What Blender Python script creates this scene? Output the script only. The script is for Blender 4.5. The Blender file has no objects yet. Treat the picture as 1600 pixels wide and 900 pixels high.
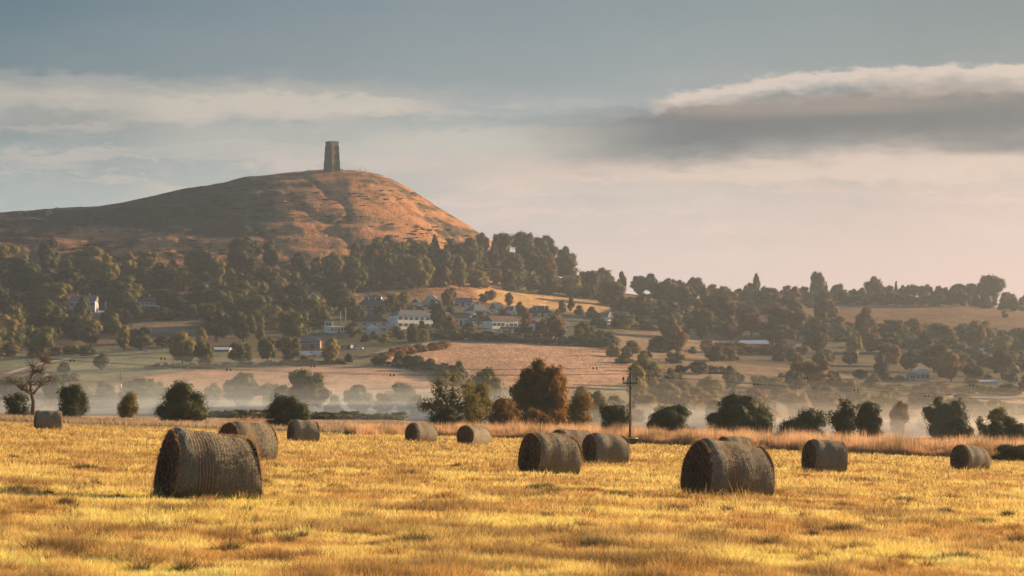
import bpy, math, random
import numpy as np
from mathutils import Vector

rng = np.random.default_rng(7)
random.seed(7)
R = math.radians
scn = bpy.context.scene
C = scn.collection

# ------------------------------------------------------------------ camera
F = 4444.4          # focal length in pixels of a 1600 px wide frame (100 mm on 36 mm)
CAMZ = 1.65
HOR = 640.0         # row of the true horizon
PITCH = math.atan((HOR - 450.0) / F)
cd = bpy.data.cameras.new("camera")
cam = bpy.data.objects.new("camera", cd)
C.objects.link(cam)
cam.location = (0, 0, CAMZ)
cam.rotation_euler = (R(90) + PITCH, 0, 0)
cd.lens = 100; cd.sensor_width = 36
cd.clip_start = 0.5; cd.clip_end = 30000
scn.camera = cam

# ------------------------------------------------------------------ light
SUN_AZ, SUN_EL = 60.0, 12.5      # clockwise from the view direction, above the horizon
EXPOSURE = 1.38
SKY_STRENGTH = 0.055
SUN_STRENGTH = 5.0
SUN_COLOR = (1.0, 0.68, 0.37)
scn.view_settings.view_transform = 'Standard'
scn.view_settings.look = 'None'
scn.view_settings.exposure = EXPOSURE
scn.view_settings.gamma = 1.0
scn.view_settings.use_curve_mapping = False
sl = bpy.data.lights.new("sun", 'SUN')
sl.energy = SUN_STRENGTH; sl.angle = R(0.6); sl.color = SUN_COLOR
so = bpy.data.objects.new("sun", sl)
C.objects.link(so)
az, el = R(SUN_AZ), R(SUN_EL)
sdir = Vector((math.sin(az) * math.cos(el), math.cos(az) * math.cos(el), math.sin(el)))
so.rotation_euler = (-sdir).to_track_quat('-Z', 'Y').to_euler()
so.location = (300, 100, 200)


# ---- a tiny node-expression helper
class G:
    def __init__(self, nt): self.nt = nt
    def new(self, t, **kw):
        n = self.nt.nodes.new(t)
        for k, v in kw.items(): setattr(n, k, v)
        return n
    def link(self, a, b): self.nt.links.new(a, b)
    def m(self, op, *a, clamp=False):
        n = self.new('ShaderNodeMath', operation=op); n.use_clamp = clamp
        for i, v in enumerate(a):
            if isinstance(v, (int, float)): n.inputs[i].default_value = float(v)
            else: self.link(v, n.inputs[i])
        return n.outputs[0]
    def add(self, a, b): return self.m('ADD', a, b)
    def sub(self, a, b): return self.m('SUBTRACT', a, b)
    def mul(self, a, b): return self.m('MULTIPLY', a, b)
    def ss(self, v, lo, hi):      # smoothstep from lo to hi (0 -> 1); lo > hi gives a falling edge
        n = self.new('ShaderNodeMapRange', interpolation_type='SMOOTHSTEP')
        self.link(v, n.inputs[0])
        if lo <= hi: n.inputs[1].default_value = lo; n.inputs[2].default_value = hi; n.inputs[3].default_value = 0; n.inputs[4].default_value = 1
        else: n.inputs[1].default_value = hi; n.inputs[2].default_value = lo; n.inputs[3].default_value = 1; n.inputs[4].default_value = 0
        return n.outputs[0]
    def mix(self, f, a, b, blend='MIX'):
        n = self.new('ShaderNodeMix', data_type='RGBA', blend_type=blend)
        for v, s in ((f, n.inputs[0]), (a, n.inputs[6]), (b, n.inputs[7])):
            if isinstance(v, (int, float)): s.default_value = float(v)
            elif isinstance(v, (tuple, list)): s.default_value = tuple(v) + ((1,) if len(v) == 3 else ())
            else: self.link(v, s)
        return n.outputs[2]
    def comb(self, x, y, z=0.0):
        n = self.new('ShaderNodeCombineXYZ')
        for i, v in enumerate((x, y, z)):
            if isinstance(v, (int, float)): n.inputs[i].default_value = float(v)
            else: self.link(v, n.inputs[i])
        return n.outputs[0]
    def noise(self, vec, scale, detail=4, rough=0.55):
        n = self.new('ShaderNodeTexNoise')
        if vec is not None: self.link(vec, n.inputs['Vector'])
        n.inputs['Scale'].default_value = scale; n.inputs['Detail'].default_value = detail
        n.inputs['Roughness'].default_value = rough
        return n.outputs[0]
    def ramp(self, v, stops):
        n = self.new('ShaderNodeValToRGB'); self.link(v, n.inputs[0])
        e = n.color_ramp.elements
        while len(e) > 1: e.remove(e[0])
        e[0].position = stops[0][0]; e[0].color = tuple(stops[0][1]) + (1,)
        for p, c in stops[1:]:
            x = e.new(p); x.color = tuple(c) + (1,)
        return n.outputs[0]


def lin(r, g, b, k=1.0):
    f = lambda v: ((v / 255 + .055) / 1.055) ** 2.4 if v > 10.3 else v / 255 / 12.92
    return (f(r) * k, f(g) * k, f(b) * k)

# ------------------------------------------------------------------ world
w = bpy.data.worlds.new("World"); scn.world = w; w.use_nodes = True
g = G(w.node_tree); w.node_tree.nodes.clear()
K = 2 ** (-EXPOSURE)
sky = g.new('ShaderNodeTexSky', sky_type='NISHITA')
sky.sun_disc = False; sky.sun_elevation = R(SUN_EL); sky.sun_rotation = R(SUN_AZ)
sky.altitude = 20; sky.air_density = 1.1; sky.dust_density = 2.2; sky.ozone_density = 1.5
tc = g.new('ShaderNodeTexCoord')
sp = g.new('ShaderNodeSeparateXYZ'); g.link(tc.outputs['Generated'], sp.inputs[0])
U = g.add(g.mul(g.m('ARCTAN2', sp.outputs[0], sp.outputs[1]), F), 800.0)       # azimuth, in arc units
V = g.sub(HOR, g.mul(g.m('ARCSINE', sp.outputs[2]), F))                        # elevation, in arc units
Un = g.mul(U, 0.001); Vn = g.mul(V, 0.001)
n1 = g.noise(g.comb(g.mul(Un, 3.0), g.mul(Vn, 22.0)), 1.0, 5, 0.55)      # long streaks
n2 = g.noise(g.comb(g.mul(Un, 9.0), g.mul(Vn, 28.0), 3.0), 1.0, 6, 0.6)  # cloud edges
n3 = g.noise(g.comb(g.mul(Un, 2.0), g.mul(Vn, 6.0), 9.0), 1.0, 3, 0.5)
n4 = g.noise(g.comb(g.mul(Un, 26.0), g.mul(Vn, 75.0), 5.0), 1.0, 5, 0.62)
d4 = g.mul(g.sub(n4, 0.5), 44.0)
d1 = g.mul(g.sub(n1, 0.5), 70.0)
d2 = g.mul(g.sub(n2, 0.5), 60.0)
Vd = g.add(g.add(V, d4), g.add(g.mul(d1, 0.7), g.mul(d2, 0.7)))
Ve = g.add(V, g.mul(d2, 0.55))
# veil of thin high cloud: bluer to the west (left), pinker near the sun
vl = g.m('DIVIDE', V, 640.0, clamp=True)
SK = 1.0
left = g.ramp(vl, [(0.0, lin(78, 110, 128, SK)), (0.20, lin(104, 128, 138, SK)), (0.34, lin(138, 152, 154, SK)), (0.5, lin(168, 184, 184, SK)), (1.0, lin(200, 208, 200, SK))])
mid = g.ramp(vl, [(0.0, lin(122, 141, 150, SK)), (0.20, lin(142, 154, 160, SK)), (0.36, lin(176, 182, 178, SK)), (0.52, lin(210, 196, 190, SK)), (0.7, lin(234, 207, 200, SK)), (1.0, lin(238, 206, 198, SK))])
right = g.ramp(vl, [(0.0, lin(116, 131, 137, SK)), (0.16, lin(126, 139, 143, SK)), (0.36, lin(196, 176, 168, SK)), (0.5, lin(216, 188, 182, SK)), (0.7, lin(236, 200, 192, SK)), (1.0, lin(242, 204, 194, SK))])
c = g.mix(g.ss(U, -100, 850), left, mid)
c = g.mix(g.ss(U, 850, 1600), c, right)
c = g.mix(g.mul(g.sub(n3, 0.35), 0.35), c, lin(190, 196, 190, SK))
def band(c, lo0, lo1, hi0, hi1, u0, u1, u2, u3, col, k, v=Vd, uu=U):
    f = g.mul(g.ss(v, lo0, lo1), g.ss(v, hi1, hi0))
    f = g.mul(f, g.mul(g.ss(uu, u0, u1), g.ss(uu, u3, u2)))
    return g.mix(g.mul(f, k), c, lin(*col))
Ud = g.add(U, g.mul(d2, 3.0))
c = band(c, 110, 158, 166, 225, -900, -300, 380, 800, (194, 187, 175), 0.80, Vd)            # long pale band, left
c = band(c, 150, 158, 172, 192, 180, 300, 600, 720, (214, 202, 186), 0.55, Vd)
c = band(c, 172, 190, 198, 222, -600, -200, 150, 340, (146, 150, 148), 0.55, Vd)            # grey underside
c = band(c, 190, 215, 232, 262, 180, 330, 560, 900, (204, 196, 184), 0.6, Vd)
c = band(c, 186, 190, 195, 202, 300, 380, 470, 540, (152, 166, 166), 0.5, V)
c = band(c, 284, 294, 302, 330, 190, 250, 330, 420, (214, 200, 188), 0.5, Vd)
c = band(c, 232, 258, 280, 310, 560, 900, 4200, 5200, (228, 202, 184), 0.7, Vd)             # pale pink shelf under the dark cloud
c = band(c, 280, 288, 292, 300, 700, 950, 1300, 1500, (190, 182, 176), 0.4, V)
n5 = g.noise(g.comb(g.mul(Un, 2.6), g.mul(g.add(Vd, 0.0), 0.030), 11.0), 1.0, 4, 0.6)
c = g.mix(g.mul(g.mul(g.ss(n5, .46, .68), g.mul(g.ss(V, 90, 190), g.ss(V, 430, 300))), .5), c, lin(214, 198, 188))
c = g.mix(g.mul(g.mul(g.ss(n5, .48, .34), g.mul(g.ss(V, 110, 200), g.ss(V, 330, 260))), .35), c, lin(150, 160, 162))
c = band(c, 196, 214, 226, 250, 520, 760, 860, 1080, (206, 198, 186), 0.6, Vd)
# dark lens cloud with a bright crest
crest = g.add(g.add(V, g.mul(d4, .8)), g.add(g.mul(d2, 0.5), g.mul(g.ss(U, 1350, 850), -62.0)))
c = band(c, 128, 164, 196, 262, 720, 1120, 3600, 4600, (88, 96, 104), 0.95, g.add(g.add(crest, g.mul(d1, 0.35)), g.mul(g.ss(U, 1300, 850), 30.0)), Ud)
c = band(c, 150, 168, 176, 198, 1010, 1130, 1330, 1700, (178, 158, 142), 0.45, g.add(V, g.add(g.mul(d1, 0.2), g.mul(g.ss(U, 1050, 1600), 14.0))), Ud)
c = band(c, 106, 116, 120, 142, 1000, 1060, 3500, 4300, (226, 206, 192), 0.8, crest, U)
c = band(c, 118, 130, 140, 168, 1300, 1420, 3500, 4300, (196, 176, 162), 0.45, crest, U)
c = band(c, 212, 228, 238, 254, 1420, 1560, 2500, 2900, (104, 112, 116), 0.75, V, Ud)
c = band(c, 148, 156, 164, 174, 850, 885, 925, 960, (172, 176, 170), 0.6, Ve, U)
n6 = g.noise(g.comb(g.mul(Un, 3.4), g.mul(Vd, 0.034), 21.0), 1.0, 5, 0.62)
c = g.mix(g.mul(g.mul(g.ss(n6, .47, .66), g.mul(g.ss(V, 230, 300), g.ss(V, 470, 380))), .55), c, lin(238, 208, 196))
c = g.mix(g.mul(g.mul(g.ss(n6, .47, .30), g.mul(g.ss(V, 240, 300), g.ss(V, 420, 340))), .45), c, lin(186, 182, 180))
c = band(c, 320, 370, 420, 470, 1150, 1400, 2600, 3000, (226, 196, 184), 0.45, Vd)
# away from the horizon the veil thins and the clear sky takes over
hi = g.ss(V, -1500, -100)
veil = g.mul(c, 1.0) if False else c
skyc = g.new('ShaderNodeMix', data_type='RGBA', blend_type='MULTIPLY')
skyc.inputs[0].default_value = 1.0
g.link(sky.outputs[0], skyc.inputs[6]); skyc.inputs[7].default_value = (0.72, 0.86, 1.05, 1)
veil = g.new('ShaderNodeVectorMath', operation='SCALE'); g.link(c, veil.inputs[0]); veil.inputs[3].default_value = K / SKY_STRENGTH
# the photographed part of the sky carries the veil; the rest of the dome is thinner
f = g.add(0.12, g.mul(0.85, hi))
fb = g.mul(f, g.ss(g.m('ABSOLUTE', g.sub(U, 800.0)), 9000, 3500))
out = g.mix(g.m('MAXIMUM', fb, 0.1), skyc.outputs[2], veil.outputs[0])
bg = g.new('ShaderNodeBackground'); g.link(out, bg.inputs[0]); bg.inputs[1].default_value = SKY_STRENGTH
wo = g.new('ShaderNodeOutputWorld'); g.link(bg.outputs[0], wo.inputs[0])

# ------------------------------------------------------------------ render settings
cy = scn.cycles
cy.max_bounces = 5; cy.diffuse_bounces = 2; cy.glossy_bounces = 1; cy.transmission_bounces = 3
cy.volume_bounces = 1; cy.transparent_max_bounces = 6
cy.use_denoising = True
cy.sample_clamp_indirect = 4.0

# ------------------------------------------------------------------ helpers
cp, spt = math.cos(PITCH), math.sin(PITCH)
def elev(py):            # tan of elevation of picture row py, per unit of Y
    yc = (450.0 - py) / F
    return (spt + yc * cp) / (cp - yc * spt)
def lat(px, py):         # X per unit of Y
    yc = (450.0 - py) / F
    return (px - 800.0) / F / (cp - yc * spt)
def row_of(z, Y):        # picture row of a point
    t = (z - CAMZ) / Y
    yc = (t * cp - spt) / (cp + t * spt)
    return 450.0 - yc * F

def lattice(ix, iy, seed):
    h = (ix.astype(np.int64) * 374761393 + iy.astype(np.int64) * 668265263 + seed * 974634777) & 0xffffffff
    h = ((h ^ (h >> 13)) * 1274126177) & 0xffffffff
    return ((h ^ (h >> 16)) & 0xffff) / 65535.0
def vnoise(x, y, seed=0):
    x = np.asarray(x, float); y = np.asarray(y, float)
    ix = np.floor(x).astype(np.int64); iy = np.floor(y).astype(np.int64)
    fx = x - ix; fy = y - iy
    fx = fx * fx * (3 - 2 * fx); fy = fy * fy * (3 - 2 * fy)
    a = lattice(ix, iy, seed); b = lattice(ix + 1, iy, seed); c_ = lattice(ix, iy + 1, seed); d = lattice(ix + 1, iy + 1, seed)
    return (a * (1 - fx) + b * fx) * (1 - fy) + (c_ * (1 - fx) + d * fx) * fy
def fbm(x, y, seed=0, o=4):
    s = 0; a = 0.5; t = 0
    for k in range(o):
        s = s + a * vnoise(x * 2 ** k, y * 2 ** k, seed + k * 17); t += a; a *= 0.55
    return s / t

def mesh_np(name, verts, faces, mats, parent=None, smooth=False, attr=None, midx=None):
    """faces: (n,3) or (n,4) array; attr: dict name -> (nverts, 3) colours"""
    verts = np.asarray(verts, np.float32); faces = np.asarray(faces, np.int32)
    me = bpy.data.meshes.new(name)
    k = faces.shape[1]
    me.vertices.add(len(verts)); me.vertices.foreach_set('co', verts.ravel())
    me.loops.add(faces.size); me.loops.foreach_set('vertex_index', faces.ravel())
    me.polygons.add(len(faces))
    me.polygons.foreach_set('loop_start', np.arange(0, faces.size, k, dtype=np.int32))
    me.polygons.foreach_set('loop_total', np.full(len(faces), k, np.int32))
    if midx is not None: me.polygons.foreach_set('material_index', np.asarray(midx, np.int32))
    me.polygons.foreach_set('use_smooth', np.full(len(faces), smooth, bool))
    me.update(calc_edges=True)
    if attr:
        for an, av in attr.items():
            a = me.color_attributes.new(an, 'FLOAT_COLOR', 'POINT')
            col = np.ones((len(verts), 4), np.float32); col[:, :3] = av
            a.data.foreach_set('color', col.ravel())
    for m_ in (mats if isinstance(mats, (list, tuple)) else [mats]): me.materials.append(m_)
    o = bpy.data.objects.new(name, me); C.objects.link(o)
    if parent: o.parent = parent
    return o

class MB:
    """collects shapes, builds one mesh"""
    def __init__(s): s.v = []; s.f = []; s.sm = []
    def raw(s, vs, fs, smooth=False):
        n = len(s.v); s.v += [tuple(v) for v in vs]; s.f += [tuple(i + n for i in q) for q in fs]; s.sm += [smooth] * len(fs); return s
    def box(s, x0, x1, y0, y1, z0, z1):
        return s.raw([(x0, y0, z0), (x1, y0, z0), (x1, y1, z0), (x0, y1, z0), (x0, y0, z1), (x1, y0, z1), (x1, y1, z1), (x0, y1, z1)],
                     [(0, 3, 2, 1), (4, 5, 6, 7), (0, 1, 5, 4), (1, 2, 6, 5), (2, 3, 7, 6), (3, 0, 4, 7)])
    def tube(s, pts, rad, seg=8, cap=True):
        pts = [Vector(p) for p in pts]; rad = rad if isinstance(rad, (list, tuple)) else [rad] * len(pts)
        vs = []; fs = []
        for i, p in enumerate(pts):
            t = (pts[min(i + 1, len(pts) - 1)] - pts[max(i - 1, 0)]).normalized()
            a = t.cross(Vector((0.31, 0.2, 1))).normalized() if abs(t.z) < .9 else t.cross(Vector((1, 0.1, 0))).normalized()
            b = t.cross(a)
            for k in range(seg):
                q = 2 * math.pi * k / seg
                vs.append(p + (a * math.cos(q) + b * math.sin(q)) * rad[i])
        for i in range(len(pts) - 1):
            for k in range(seg):
                k2 = (k + 1) % seg
                fs.append((i * seg + k, i * seg + k2, (i + 1) * seg + k2, (i + 1) * seg + k))
        if cap:
            fs.append(tuple(range(seg))[::-1]); fs.append(tuple(range((len(pts) - 1) * seg, len(pts) * seg)))
        return s.raw(vs, fs, True)
    def lathe(s, prof, seg=24, cx=0, cy=0):
        vs = []; fs = []
        for r, z in prof:
            for k in range(seg):
                q = 2 * math.pi * k / seg; vs.append((cx + r * math.cos(q), cy + r * math.sin(q), z))
        for i in range(len(prof) - 1):
            for k in range(seg):
                k2 = (k + 1) % seg; fs.append((i * seg + k, i * seg + k2, (i + 1) * seg + k2, (i + 1) * seg + k))
        fs.append(tuple(range(seg))[::-1]); fs.append(tuple(range((len(prof) - 1) * seg, len(prof) * seg)))
        return s.raw(vs, fs, True)
    def build(s, name, m, parent=None):
        me = bpy.data.meshes.new(name); me.from_pydata(s.v, [], s.f); me.update()
        me.polygons.foreach_set('use_smooth', s.sm)
        me.materials.append(m)
        o = bpy.data.objects.new(name, me); C.objects.link(o)
        if parent: o.parent = parent
        return o

def empty(name, loc, rz=0.0):
    o = bpy.data.objects.new(name, None); C.objects.link(o)
    o.location = loc; o.rotation_euler = (0, 0, rz); o.empty_display_size = 0.5
    return o
def tag(o, label=None, cat=None, group=None, kind=None):
    if label: o['label'] = label
    if cat: o['category'] = cat
    if group: o['group'] = group
    if kind: o['kind'] = kind
    return o
def copy_tree(o, parent=None):
    c_ = o.copy(); C.objects.link(c_)
    if parent: c_.parent = parent
    for ch in list(o.children): copy_tree(ch, c_)
    return c_

# ------------------------------------------------------------------ materials
def mat(name, col=(0.5, 0.5, 0.5), rough=0.8, fn=None, metallic=0.0, trans=0.0, spec=0.3):
    m_ = bpy.data.materials.new(name); m_.use_nodes = True
    nt = m_.node_tree; b = nt.nodes['Principled BSDF']
    b.inputs['Roughness'].default_value = rough; b.inputs['Metallic'].default_value = metallic
    b.inputs['Base Color'].default_value = tuple(col) + (1,)
    b.inputs['Specular IOR Level'].default_value = spec
    gg = G(nt)
    if fn:
        r = fn(gg, b)
        if r is not None: gg.link(r, b.inputs['Base Color'])
    if trans:
        t = gg.new('ShaderNodeBsdfTranslucent'); mx = gg.new('ShaderNodeMixShader'); mx.inputs[0].default_value = trans
        if b.inputs['Base Color'].is_linked: gg.link(b.inputs['Base Color'].links[0].from_socket, t.inputs[0])
        else: t.inputs[0].default_value = tuple(col) + (1,)
        o_ = nt.nodes['Material Output']
        gg.link(b.outputs[0], mx.inputs[1]); gg.link(t.outputs[0], mx.inputs[2]); gg.link(mx.outputs[0], o_.inputs[0])
    return m_
def objco(gg): return gg.new('ShaderNodeTexCoord').outputs['Object']
def worldpos(gg): return gg.new('ShaderNodeNewGeometry').outputs['Position']
def scaled(gg, v, s):
    n = gg.new('ShaderNodeVectorMath', operation='MULTIPLY'); gg.link(v, n.inputs[0]); n.inputs[1].default_value = s; return n.outputs[0]
def bump(gg, b, h, dist, strength=1.0):
    n = gg.new('ShaderNodeBump'); n.inputs['Distance'].default_value = dist; n.inputs['Strength'].default_value = strength
    gg.link(h, n.inputs['Height']); gg.link(n.outputs[0], b.inputs['Normal'])
def attrcol(gg, n='Col'):
    a = gg.new('ShaderNodeAttribute', attribute_name=n); return a.outputs[0]

def foliage(name, c0, c1, trans=0.25):
    def fn(gg, b):
        oi = gg.new('ShaderNodeObjectInfo')
        n = gg.noise(worldpos(gg), 0.55, 3)
        k = gg.m('ADD', gg.mul(oi.outputs['Random'], 0.55), gg.mul(gg.sub(n, 0.28), 1.0), clamp=True)
        cc = gg.mix(k, c0, c1)
        return cc
    return mat(name, c0, 0.75, fn, trans=trans, spec=0.15)
M = {}
M['leaf_dark'] = foliage('dark_green_leaves', (0.045, 0.052, 0.020), (0.105, 0.100, 0.032), .3)
M['leaf_green'] = foliage('green_leaves', (0.075, 0.080, 0.024), (0.17, 0.150, 0.042), .32)
M['leaf_olive'] = foliage('olive_leaves', (0.14, 0.120, 0.034), (0.28, 0.215, 0.06), .35)
M['leaf_russet'] = foliage('russet_leaves', (0.13, 0.070, 0.024), (0.25, 0.13, 0.04), .35)
M['leaf_umber'] = foliage('brown_green_leaves', (0.075, 0.055, 0.026), (0.16, 0.105, 0.045), .32)
M['leaf_near'] = foliage('hedgerow_leaves', (0.032, 0.045, 0.017), (0.062, 0.070, 0.024), 0.2)
def autumn(gg, b):
    sp_ = gg.new('ShaderNodeSeparateXYZ'); gg.link(objco(gg), sp_.inputs[0])
    n = gg.noise(objco(gg), .6, 3)
    k = gg.add(gg.ss(sp_.outputs[0], -3.2, 4.2), gg.mul(gg.sub(n, .5), .9))
    return gg.mix(gg.m('MINIMUM', gg.m('MAXIMUM', k, 0.0), 1.0), (0.085, 0.092, 0.026), (0.34, 0.17, 0.04))
M['leaf_autumn'] = mat('autumn_leaves', (.1, .1, .03), .75, autumn, trans=.35, spec=.15)
def bark(gg, b):
    n = gg.noise(scaled(gg, objco(gg), (6, 6, 1.5)), 1.5, 5)
    bump(gg, b, n, 0.05)
    return gg.mix(n, (0.06, 0.045, 0.032), (0.16, 0.13, 0.10))
M['bark'] = mat('bark', (0.1, .08, .06), 0.9, bark)
M['dead_wood'] = mat('dead_wood', (0.14, .10, .075), 0.9, lambda gg, b: gg.mix(gg.noise(objco(gg), 3, 4), (0.07, 0.055, 0.045), (0.22, 0.16, 0.12)))

def terrain_mat(gg, b):
    p = worldpos(gg)
    col = attrcol(gg)
    n = gg.noise(scaled(gg, p, (0.10, 0.03, 0.25)), 1.0, 6, 0.6)
    n2 = gg.noise(scaled(gg, p, (0.6, 0.25, 0.8)), 1.0, 5, 0.65)
    k = gg.add(-0.40, gg.mul(gg.add(n, n2), 1.38))
    v = gg.new('ShaderNodeVectorMath', operation='SCALE'); gg.link(col, v.inputs[0]); gg.link(k, v.inputs[3])
    sc = gg.new('ShaderNodeSeparateColor'); gg.link(attrcol(gg, 'Scrub'), sc.inputs[0])
    pat = gg.noise(scaled(gg, p, (0.022, 0.012, 0.07)), 1.0, 6, 0.62)
    pat2 = gg.noise(scaled(gg, p, (0.12, 0.05, 0.25)), 1.0, 4, 0.6)
    thr = gg.add(gg.add(gg.mul(pat, 0.8), gg.mul(pat2, 0.35)), gg.mul(gg.sub(sc.outputs[0], 0.5), 0.55))
    f_ = gg.ss(thr, 0.55, 0.72)
    sz = gg.new('ShaderNodeSeparateXYZ'); gg.link(p, sz.inputs[0])
    trk = gg.ss(gg.m('ABSOLUTE', gg.m('SINE', gg.add(gg.mul(sz.outputs[2], 1.15), gg.mul(pat, 26.0)))), .30, .04)
    trk = gg.mul(gg.mul(trk, gg.ss(sc.outputs[0], 0.1, 0.4)), gg.mul(pat2, .9))
    cc = gg.mix(gg.m('MAXIMUM', trk, gg.mul(f_, gg.ss(sc.outputs[0], 0.02, 0.2))), v.outputs[0], (0.050, 0.047, 0.028))
    bump(gg, b, gg.add(n2, gg.mul(pat2, 1.5)), 0.9)
    return cc
M['terrain'] = mat('hill_grass', (0.2, .15, .1), 0.95, terrain_mat, spec=0.1)
def field_mat(gg, b):
    p = worldpos(gg)
    n = gg.noise(scaled(gg, p, (0.5, 0.9, 1)), 1.0, 6, 0.65)
    n2 = gg.noise(scaled(gg, p, (9, 14, 9)), 1.0, 4, 0.7)
    cc = gg.mix(n2, (0.34, 0.21, 0.07), (0.62, 0.42, 0.15))
    cc = gg.mix(gg.mul(gg.ss(n, 0.5, 0.75), 0.5), cc, (0.24, 0.12, 0.04))
    cc = gg.mix(0.5, cc, attrcol(gg))
    bump(gg, b, gg.add(n2, n), 0.06)
    return cc
M['field'] = mat('stubble_soil', (0.3, .2, .08), 0.95, field_mat, spec=0.1)
M['grass'] = mat('dry_grass', (0.5, .35, .1), 0.55, lambda gg, b: attrcol(gg), trans=0.5, spec=0.35)
M['track'] = mat('gravel_track', (0.5, .42, .33), 0.95, lambda gg, b: gg.mix(gg.noise(worldpos(gg), 0.8, 4), (0.30, 0.25, 0.19), (0.46, 0.39, 0.31)))

def stone(c0, c1, sc=1.0):
    def fn(gg, b):
        o_ = objco(gg)
        br = gg.new('ShaderNodeTexBrick'); gg.link(scaled(gg, o_, (sc, sc, sc)), br.inputs['Vector'])
        n = gg.noise(o_, 1.2, 6, 0.65)
        cc = gg.mix(n, c0, c1)
        n2 = gg.noise(scaled(gg, o_, (3, 3, 3)), 1.5, 3)
        bump(gg, b, n2, 0.08)
        return cc
    return fn
M['tower_stone'] = mat('weathered_stone', (0.2, .18, .15), 0.9, stone((0.050, 0.050, 0.045), (0.105, 0.095, 0.078)))
M['dark_stone'] = mat('dark_string_stone', (0.12, .11, .1), 0.9, stone((0.08, 0.075, 0.07), (0.16, 0.14, 0.12)))
M['opening_shade'] = mat('unlit_opening', (0.015, .015, .017), 0.9)  # near-black panels: the shade inside the openings is put into the colour
def wallm(n_, c0):
    c1 = tuple(v * 0.78 for v in c0)
    return mat(n_, c0, 0.85, lambda gg, b: gg.mix(gg.noise(scaled(gg, objco(gg), (0.6, 0.6, 1.6)), 1.0, 5), c1, c0))
M['white_render'] = wallm('white_render', (0.88, 0.85, 0.79))
M['cream_render'] = wallm('cream_render', (0.66, 0.56, 0.44))
M['grey_render'] = wallm('grey_render', (0.42, 0.42, 0.40))
M['brick'] = wallm('brick', (0.30, 0.16, 0.11))
M['stone_wall'] = wallm('stone_wall', (0.26, 0.22, 0.17))
def roofm(n_, c0):
    def fn(gg, b):
        n = gg.noise(objco(gg), 0.9, 5)
        wv = gg.new('ShaderNodeTexWave', bands_direction='Z'); gg.link(objco(gg), wv.inputs[0]); wv.inputs['Scale'].default_value = 1.4
        bump(gg, b, wv.outputs[1], 0.05)
        return gg.mix(n, tuple(v * 0.65 for v in c0), tuple(min(1, v * 1.25) for v in c0))
    return mat(n_, c0, 0.6, fn)
M['slate'] = roofm('slate_roof', (0.13, 0.145, 0.16))
M['tile'] = roofm('clay_tile_roof', (0.17, 0.10, 0.075))
M['dark_tile'] = roofm('dark_tile_roof', (0.075, 0.065, 0.06))
M['sheet'] = roofm('pale_sheet_roof', (0.62, 0.66, 0.68))
M['glass'] = mat('window_glass', (0.03, .035, .04), 0.15, spec=0.6)
M['frame'] = mat('white_frame', (0.78, .78, .76), 0.5)
M['pale_glass'] = mat('conservatory_glass', (0.45, .50, .52), 0.2, spec=0.6)
def woodm(gg, b):
    n = gg.noise(scaled(gg, objco(gg), (12, 12, 0.8)), 1.0, 5)
    return gg.mix(n, (0.07, 0.045, 0.03), (0.20, 0.14, 0.10))
M['pole_wood'] = mat('creosoted_wood', (0.12, .08, .06), 0.85, woodm)
M['pale_pole'] = mat('pale_pole', (0.45, .40, .34), 0.7)
M['iron'] = mat('dark_iron', (0.05, .05, .05), 0.5, metallic=0.4)
M['porcelain'] = mat('dark_porcelain', (0.06, .045, .04), 0.25)
M['galv'] = mat('galvanised_steel', (0.42, .43, .44), 0.45, metallic=0.5)
M['rubber'] = mat('rubber', (0.02, .02, .02), 0.8)

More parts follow.
